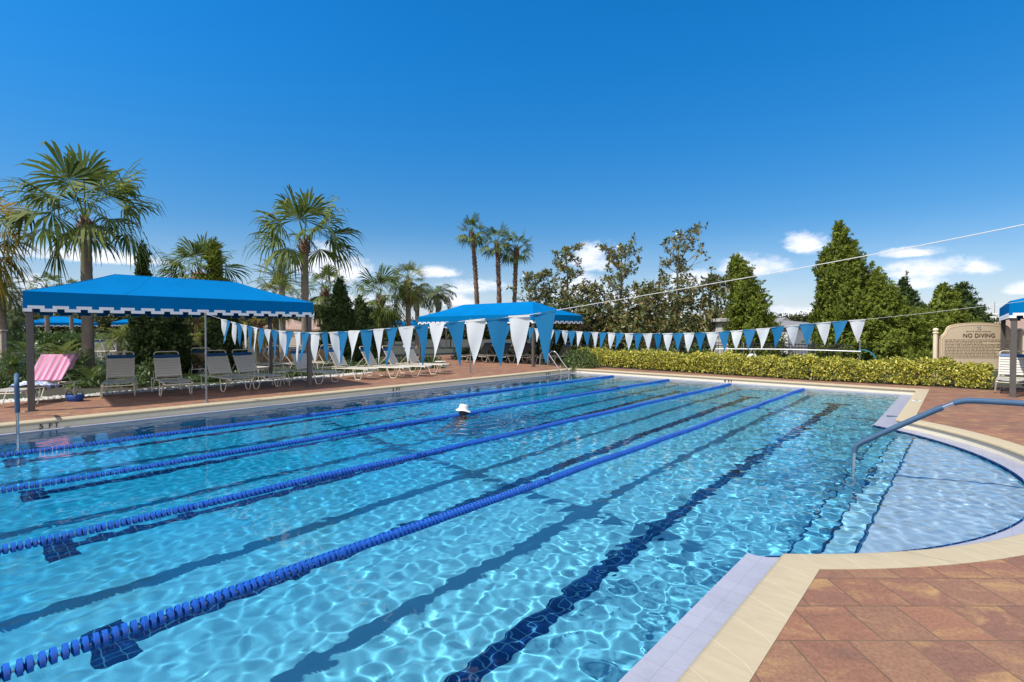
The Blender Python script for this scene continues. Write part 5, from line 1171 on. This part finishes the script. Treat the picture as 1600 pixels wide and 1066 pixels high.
# white gravel bed
def gravel():
    rng = np.random.default_rng(9); edge = [Vector((-16.35, 0.2)), Vector((-16.35, 1.0)), Vector((-16.5, 6.0)), Vector((-16.9, 10.6)), Vector((-19.6, 14.9))]; n = 7000; V = []; Q = []; C = np.zeros((n, 3))
    for i in range(n):
        j = rng.integers(0, 4); u = rng.random(); p = edge[j].lerp(edge[j + 1], u); C[i] = (p.x - 0.02 - 0.85 * rng.random() ** 1.3, p.y + rng.normal() * 0.1, 0.135 + 0.02 * rng.random())
    sz = 0.020 + 0.022 * rng.random(n); base = np.array([(1, 0, 0), (0, 1, 0), (-1, 0, 0), (0, -1, 0), (0, 0, .7), (0, 0, -.7)]); jit = 1 + 0.3 * rng.normal(size=(n, 6, 3)); V = (C[:, None] + base[None] * jit * sz[:, None, None]).reshape(-1, 3)
    tri = np.array([(0, 1, 4), (1, 2, 4), (2, 3, 4), (3, 0, 4)]); Q = (tri[None] + (np.arange(n) * 6)[:, None, None]).reshape(-1, 3)
    o = np_mesh('gravel', V, Q, leaf_mat('white_gravel', [(0.5, 0.48, 0.45), (0.62, 0.6, 0.57), (0.4, 0.38, 0.36)], 0.0, 0.8)); o['kind'] = 'stuff'
gravel()

# --- far green masses that read as one wood
def wood(name, px0, px1, D, tops, seed, mat=FARL, n=9000, leaf=0.5, depth=6.0):
    rng = np.random.default_rng(seed); A = gp(px0, D, 0.1); B = gp(px1, D, 0.1); u = rng.random(n); T = np.interp(px0 + (px1 - px0) * u, [a for a, b in tops], [hz(b, D) for a, b in tops]); bump = 0.80 + 0.12 * np.sin(u * 61 + seed) + 0.10 * np.sin(u * 151) + 0.08 * np.sin(u * 337)
    P = np.array(A)[None] + (np.array(B) - np.array(A))[None] * u[:, None]; P = P + np.array([FH.x, FH.y, 0])[None] * (rng.random(n) * depth)[:, None]; z = T * bump * rng.random(n) ** 0.55; P[:, 2] = 0.1 + z; V = []; Q = []; o = 0
    for k in range(3):
        D_ = nrm(rng.normal(size=(n, 3)) + UPV[None] * 0.4); v, q = kites(P + rng.normal(size=(n, 3)) * leaf * 0.6, D_, side_of(D_, rng), leaf * (0.5 + rng.random(n)), leaf * 0.5 * (0.5 + rng.random(n)), 0.1); V.append(v); Q.append(q + o); o += len(v)
    w_ = np_mesh(name, np.concatenate(V), np.concatenate(Q), mat); w_['kind'] = 'stuff'; return w_
wood('distant_wood', -160, 640, 74, [(-160, 480), (0, 486), (40, 492), (200, 486), (260, 490), (420, 496), (520, 505), (640, 508)], 1, n=15000, leaf=0.7)
wood('distant_wood', 640, 1180, 90, [(640, 506), (800, 500), (900, 497), (1100, 500), (1180, 498)], 2, n=11000, leaf=0.75)
wood('distant_wood', 1150, 1320, 150, [(1150, 492), (1200, 498), (1250, 497), (1320, 486)], 3, n=7000, leaf=1.0)
wood('distant_wood', 1480, 1800, 120, [(1480, 500), (1560, 506), (1600, 500), (1800, 492)], 4, n=7000, leaf=0.9)
wood('distant_hedge', -120, 250, 40, [(-120, 520), (60, 527), (250, 528)], 5, SHRUB, 6000, 0.3, 1.5)
wood('distant_hedge', 860, 1180, 34, [(860, 520), (1000, 519), (1180, 522)], 6, SHRUB, 8000, 0.28, 2.0)

# ------------------------------------------------------------------ fence, sign, rescue gear
fA, fB = Vector((-16.0, 23.6, 0.12)), Vector((-3.2, 22.5, 0.12)); L = (fB - fA).length; d = (fB - fA) / L
root = empty('picket_fence', fA, math.atan2(d.y, d.x)); tag(root, 'black metal picket fence behind the gold hedge', 'fence')
m = MB(); k = 0.06
while k < L: m.box((k, 0, 0.60), (0.016, 0.016, 1.16)); k += 0.115
m.build('pickets', BLACKM, root)
for z in (0.14, 1.0, 1.12): m = MB(); m.box((L / 2, 0.0, z), (L, 0.026, 0.034)); m.build('rail', BLACKM, root)
k = 0.0
while k < L + 0.1: m = MB(); m.bbox((k, 0, 0.64), (0.06, 0.06, 1.28), 0.005); m.build('post', BLACKM, root); k += 2.3
# rules sign
SIGNM = mk('tan_sign_paint', (0.74, 0.60, 0.42), 0.6, var=0.05); SIGND = mk('brown_sign_moulding', (0.60, 0.46, 0.30), 0.6, var=0.05); LET = mk('dark_brown_lettering', (0.13, 0.085, 0.05), 0.7); LINEM = mk('faded_lettering', (0.27, 0.185, 0.11), 0.7)
SD = 17.0; pL, pR = gp(1462, SD, 0.12), gp(1594, SD, 0.12); cS = (pL + pR) / 2; dx = (pR - pL); WS = dx.length
root = empty('rules_sign', cS, math.atan2(dx.y, dx.x)); tag(root, 'tan arched pool rules sign reading NO DIVING behind the hedge', 'sign')
hS = lambda y: hz(y, SD) - 0.12; w2 = WS / 2 - 0.11
def outline(k=0.0, n=40):
    pts = [(-w2 + k, 0.35 + k)]; zsh, ztop = hS(526), hS(504)
    for i in range(n + 1):
        x = -w2 + k + (2 * w2 - 2 * k) * i / n; a = abs(x) / w2
        if a > 0.80: z = zsh + (hS(515.5) - zsh) * ((1 - a) / 0.20) ** 1.6
        else: z = hS(512.5) + (ztop - hS(512.5)) * math.sqrt(max(0, 1 - (a / 0.80) ** 2)) 
        pts.append((x, z - k))
    pts.append((w2 - k, 0.35 + k)); return pts
def slabm(m, pts, y0, y1):
    n = len(pts); V = [(x, y0, z) for x, z in pts] + [(x, y1, z) for x, z in pts]; m.add(V, [tuple(range(n)), tuple(range(2 * n - 1, n - 1, -1))] + [(i, (i + 1) % n, n + (i + 1) % n, n + i) for i in range(n)])
m = MB(); slabm(m, outline(0), -0.03, 0.03); m.build('board', SIGND, root)
m = MB(); slabm(m, outline(0.055), -0.040, -0.0305); m.build('panel', SIGNM, root)
m = MB(); o1, o2 = outline(0.085), outline(0.10); n = len(o1); m.add([(x, -0.0435, z) for x, z in o1] + [(x, -0.0435, z) for x, z in o2], [(i, i + 1, n + i + 1, n + i) for i in range(n - 1)]); m.build('moulding', SIGND, root)
for s in (-1, 1):
    m = MB(); zt = hS(521); m.lathe([(0.001, 0), (0.065, 0), (0.065, zt), (0.085, zt), (0.085, zt + 0.03), (0.045, zt + 0.05), (0.07, zt + 0.075), (0.082, zt + 0.11), (0.07, zt + 0.15), (0.03, zt + 0.17), (0.001, zt + 0.175)], 20, c=(s * WS / 2, 0, 0)); m.build('post', SIGNM, root, smooth=True, angle=50)
text_obj('title', 'NO DIVING', 0.19, LET, frame4((0, -0.045, hS(524.6)), (1, 0, 0), (0, 0, 1)), root, 0.002, 0.003, 1.08)
m = MB(); rl = random.Random(5)
yy = 531.0
while yy < 560:
    zz = hS(yy); x = -w2 + 0.16; xe = w2 - 0.16 - (rl.random() ** 2) * 1.1
    while x < xe: wl_ = rl.uniform(0.04, 0.13); m.box((x + wl_ / 2, -0.0425, zz), (wl_, 0.004, 0.018)); x += wl_ + 0.022
    yy += 2.35
x = -0.42
while x < 0.40: wl_ = rl.uniform(0.05, 0.1); m.box((x + wl_ / 2, -0.0425, hS(517.9)), (wl_, 0.004, 0.022)); x += wl_ + 0.03
m.build('small_print', LINEM, root)
m = MB(); BLG = mk('grey_blue_emblem', (0.22, 0.25, 0.30), 0.6)
for k in range(4):
    a0 = k * PI / 2 + 0.5
    m.add([(0.10 * r * math.cos(a0 + w_), -0.0445, hS(513) + 0.10 * r * math.sin(a0 + w_)) for r, w_ in ((0.1, 0), (0.6, 0.45), (1.0, 0.9), (0.75, 0.2), (0.4, -0.2))], [(0, 1, 2, 3, 4)])
m.build('emblem', BLG, root)
# hook pole on its two stands, life ring
RA, RB = atD(1118, 545.5, 20.5), atD(1345, 549.5, 17.3); pc = (RA + RB) / 2; dd_ = (RB - RA); root = empty('rescue_hook_pole', (pc.x, pc.y, 0.12)); tag(root, 'long white rescue pole with a blue hook lying level above the hedge', 'rescue pole')
m = MB(); Pp = [RA.lerp(RB, i / 10) - Vector((pc.x, pc.y, 0.12)) + Vector((0, 0, 0.03 * math.sin(PI * i / 10))) for i in range(11)]; m.tube(Pp, 0.020, 8); m.build('pole', WHITE, root, smooth=True)
e = Pp[-1]; u = dd_.normalized(); m = MB(); m.tube(smooth_path([e - u * 0.12, e + Vector((0, 0, 0.05)), e + u * 0.20 + Vector((0, 0, 0.02)), e + u * 0.38 + Vector((0, 0, -0.14)), e + u * 0.46 + Vector((0, 0, -0.42))], 6), 0.016, 7); m.build('hook', mk('teal_plastic', (0.02, 0.22, 0.34), 0.4), root, smooth=True)
for px, D, yt, lab in ((1344, 17.36, 533, 'grey stand holding the hooked end of the rescue pole'), (1235.5, 18.75, 545, 'grey stand under the middle of the rescue pole'), (1162, 19.85, 537, 'grey stand beside the life ring')):
    p = gp(px, D, 0.12); root = empty('pole_stand', p); tag(root, lab, 'stand', 'stands for the rescue gear'); h = hz(yt, D) - 0.12; m = MB(); m.tube([(0, 0, 0), (0, 0, h)], 0.026, 9); m.build('upright', GREYM, root, smooth=True)
    m = MB(); m.tube([(0, 0, hz(547, D) - 0.165), (-0.05 * FH.x, -0.05 * FH.y, hz(547, D) - 0.17), (-0.09 * FH.x, -0.09 * FH.y, hz(547, D) - 0.12)], 0.012, 6); m.build('bracket', GREYM, root, smooth=True)
    m = MB(); m.lathe([(0.028, -0.02), (0.03, 0), (0.018, 0.02), (0.001, 0.025)], 10, c=(0, 0, h)); m.build('cap', GREYM, root, smooth=True)
D = 19.6; p = atD(1175, 562, D); root = empty('life_ring', (p.x, p.y, p.z), YAW); tag(root, 'white life ring hanging from the rescue pole behind the hedge', 'life ring')
m = MB(); m.tube([(0.165 * math.cos(a), 0.0, 0.165 * math.sin(a)) for a in np.linspace(0, 2 * PI, 36, endpoint=False)], 0.062, 12, closed=True); m.build('ring', WHITE, root, smooth=True)
m = MB()
for s in (-1, 1): m.tube([(s * 0.13, -0.03, 0.17), (0.0, 0, 0.42)], 0.007, 5)
m.build('cord', ROPEW, root)

# ------------------------------------------------------------------ buildings beyond
ROOFT = mk('tan_roof_shingle', (0.30, 0.20, 0.15), 0.9, var=0.25, scale=2, bump=0.4, bscale=14); STUC = mk('cream_stucco', (0.50, 0.42, 0.33), 0.9, var=0.06); SIDING = mk('white_siding', (0.66, 0.67, 0.68), 0.7, var=0.04); GROOF = mk('grey_roof', (0.22, 0.21, 0.21), 0.85, var=0.2, scale=2)
GLASS, tg, bg_ = new_mat('dark_window_glass'); bg_.inputs['Base Color'].default_value = (0.03, 0.04, 0.05, 1); bg_.inputs['Roughness'].default_value = 0.08; bg_.inputs['Metallic'].default_value = 0.0
def house(label, px, D, wd, dp, hw, hr, wallm, roofm, rz, gable=False, lines=False, windows=((-0.25, 0.9), (0.25, 0.9)), base=0.1):
    p = gp(px, D, base); root = empty('house', p, rz); tag(root, label, 'house', None)
    m = MB(); m.box((0, 0, hw / 2), (wd, dp, hw))
    if lines:
        z = 0.12
        while z < hw - 0.05: m.box((0, -dp / 2 - 0.006, z), (wd + 0.02, 0.02, 0.03)); z += 0.18
    m.build('wall', wallm, root)
    e = 0.18; X, Y = wd / 2 + e, dp / 2 + e; m = MB(); ins = 0.0 if gable else min(X, Y) * 0.98
    m.add([(-X, -Y, hw), (X, -Y, hw), (X, Y, hw), (-X, Y, hw), (-X + ins, 0, hr), (X - ins, 0, hr), (-X, -Y, hw - 0.14), (X, -Y, hw - 0.14), (X, Y, hw - 0.14), (-X, Y, hw - 0.14)],
          [(0, 1, 5, 4), (1, 2, 5), (2, 3, 4, 5), (3, 0, 4), (6, 7, 1, 0), (7, 8, 2, 1), (8, 9, 3, 2), (9, 6, 0, 3), (9, 8, 7, 6)]); m.build('roof', roofm, root)
    for fx, h_ in windows:
        x = fx * wd; fr = MB(); y = -dp / 2 - 0.03
        for (cx_, cz_, sx_, sz_) in ((0, 0.62, 1.1, 0.08), (0, -0.62, 1.1, 0.08), (-0.51, 0, 0.08, 1.16), (0.51, 0, 0.08, 1.16), (0, 0, 0.05, 1.16)): fr.box((x + cx_, y, h_ + 0.6 + cz_), (sx_, 0.06, sz_))
        fo = fr.build('window', WHITE, root); g = MB(); g.box((x, -dp / 2 - 0.012, h_ + 0.6), (0.98, 0.012, 1.18)); g.build('pane', GLASS, fo)
    return root
house('low tan roofed house seen between the near canopy corner and the arborvitae', 520, 48, 6.5, 6, 1.75, 3.05, STUC, ROOFT, YAW, windows=((-0.2, 0.35), (0.25, 0.35)))
house('second tan roofed house farther left behind the fan palms', 455, 58, 5.5, 6, 1.7, 2.9, STUC, ROOFT, YAW, windows=((-0.2, 0.3), (0.25, 0.3)))
house('white sided house behind the hedge between the two cypresses', 1212, 30, 4.4, 5, 1.95, 2.3, SIDING, GROOF, -0.30, lines=True, windows=((0.30, 0.0),))
house('pale flat walled building end left of the leaning cypress', 1146, 25.2, 1.5, 1.0, 2.25, 2.30, mk('pale_concrete', (0.50, 0.49, 0.46), 0.9, var=0.05), mk('pale_concrete_roof', (0.5, 0.48, 0.46), 0.9), YAW, windows=((0.0, 0.3),))
house('white gabled dormer house far beyond the leaning cypress', 1216, 95, 5, 6, 1.9, 3.9, SIDING, GROOF, YAW + 1.57, gable=True, windows=((0.0, 0.5),))
house('tan roofed building low behind the right canopy posts', 1590, 36, 7.0, 7, 1.75, 2.5, STUC, ROOFT, 0.0, windows=((-0.3, 0.3), (0.2, 0.3)))
# white rooftop vent pair and antenna
p = gp(1549, 33, 0.1); root = empty('roof_vent_tower', p, 0.0); tag(root, 'white louvred vent tower rising behind the rules sign', 'vent tower'); h = hz(492, 33) - 0.1
m = MB(); m.bbox((0, 0, h / 2), (0.42, 0.42, h), 0.02); m.build('shaft', WHITE, root); m = MB(); m.bbox((0, 0, h + 0.03), (0.56, 0.56, 0.08), 0.02); m.build('cap', WHITE, root); m = MB(); m.bbox((-0.5, 0, (h - 0.2) / 2), (0.30, 0.30, h - 0.2), 0.02); m.build('side_shaft', mk('weathered_white', (0.5, 0.5, 0.48), 0.8), root)
for k in range(5): m = MB(); m.box((0, -0.215, h - 0.2 - k * 0.1), (0.34, 0.02, 0.03)); m.build('louvre', GREYM, root)
p = gp(1553.5, 36, 0.1); root = empty('antenna_mast', p); tag(root, 'thin antenna mast standing behind the white vent tower', 'antenna'); h = hz(472, 36) - 0.1
m = MB(); m.tube([(0, 0, 0), (0, 0, h)], [0.035, 0.015], 6); m.build('mast', GREYM, root); m = MB()
for z, w_ in ((h - 0.9, 0.5), (h - 1.0, 0.3)): m.box((0, 0, z), (w_, 0.03, 0.03))
m.build('cross_arm', GREYM, root)
# pale plinth at the left edge
p = gp(2, 22, 0.1); root = empty('garden_pillar', p, YAW); tag(root, 'pale stone pillar at the left edge behind the cycads', 'pillar'); h = hz(518, 22) - 0.1
m = MB(); m.bbox((0, 0, h / 2), (0.22, 0.22, h), 0.015); m.build('shaft', STUC, root); m = MB(); m.bbox((0, 0, h + 0.03), (0.30, 0.30, 0.07), 0.015); m.build('cap', STUC, root); m = MB(); m.bbox((0, 0, 0.1), (0.3, 0.3, 0.2), 0.015); m.build('base', STUC, root)

# ------------------------------------------------------------------ labels on the uncountable masses
for nm, lab, cat in (('distant_wood', 'dark green trees in a far line behind the palms at left', 'trees'), ('distant_wood.001', 'green tree line far behind the magnolias', 'trees'), ('distant_wood.002', 'low tree line on the horizon between the leaning cypress and the tall pair', 'trees'),
                     ('distant_wood.003', 'low tree line on the horizon behind the rules sign', 'trees'), ('distant_hedge', 'dark hedge beyond the distant pool under the near canopy', 'hedge'), ('distant_hedge.001', 'dark hedge under the magnolias behind the far pennants', 'hedge'), ('gravel', 'white gravel strip between the deck and the left planting', 'gravel')):
    o = bpy.data.objects[nm]; o['label'] = lab; o['category'] = cat
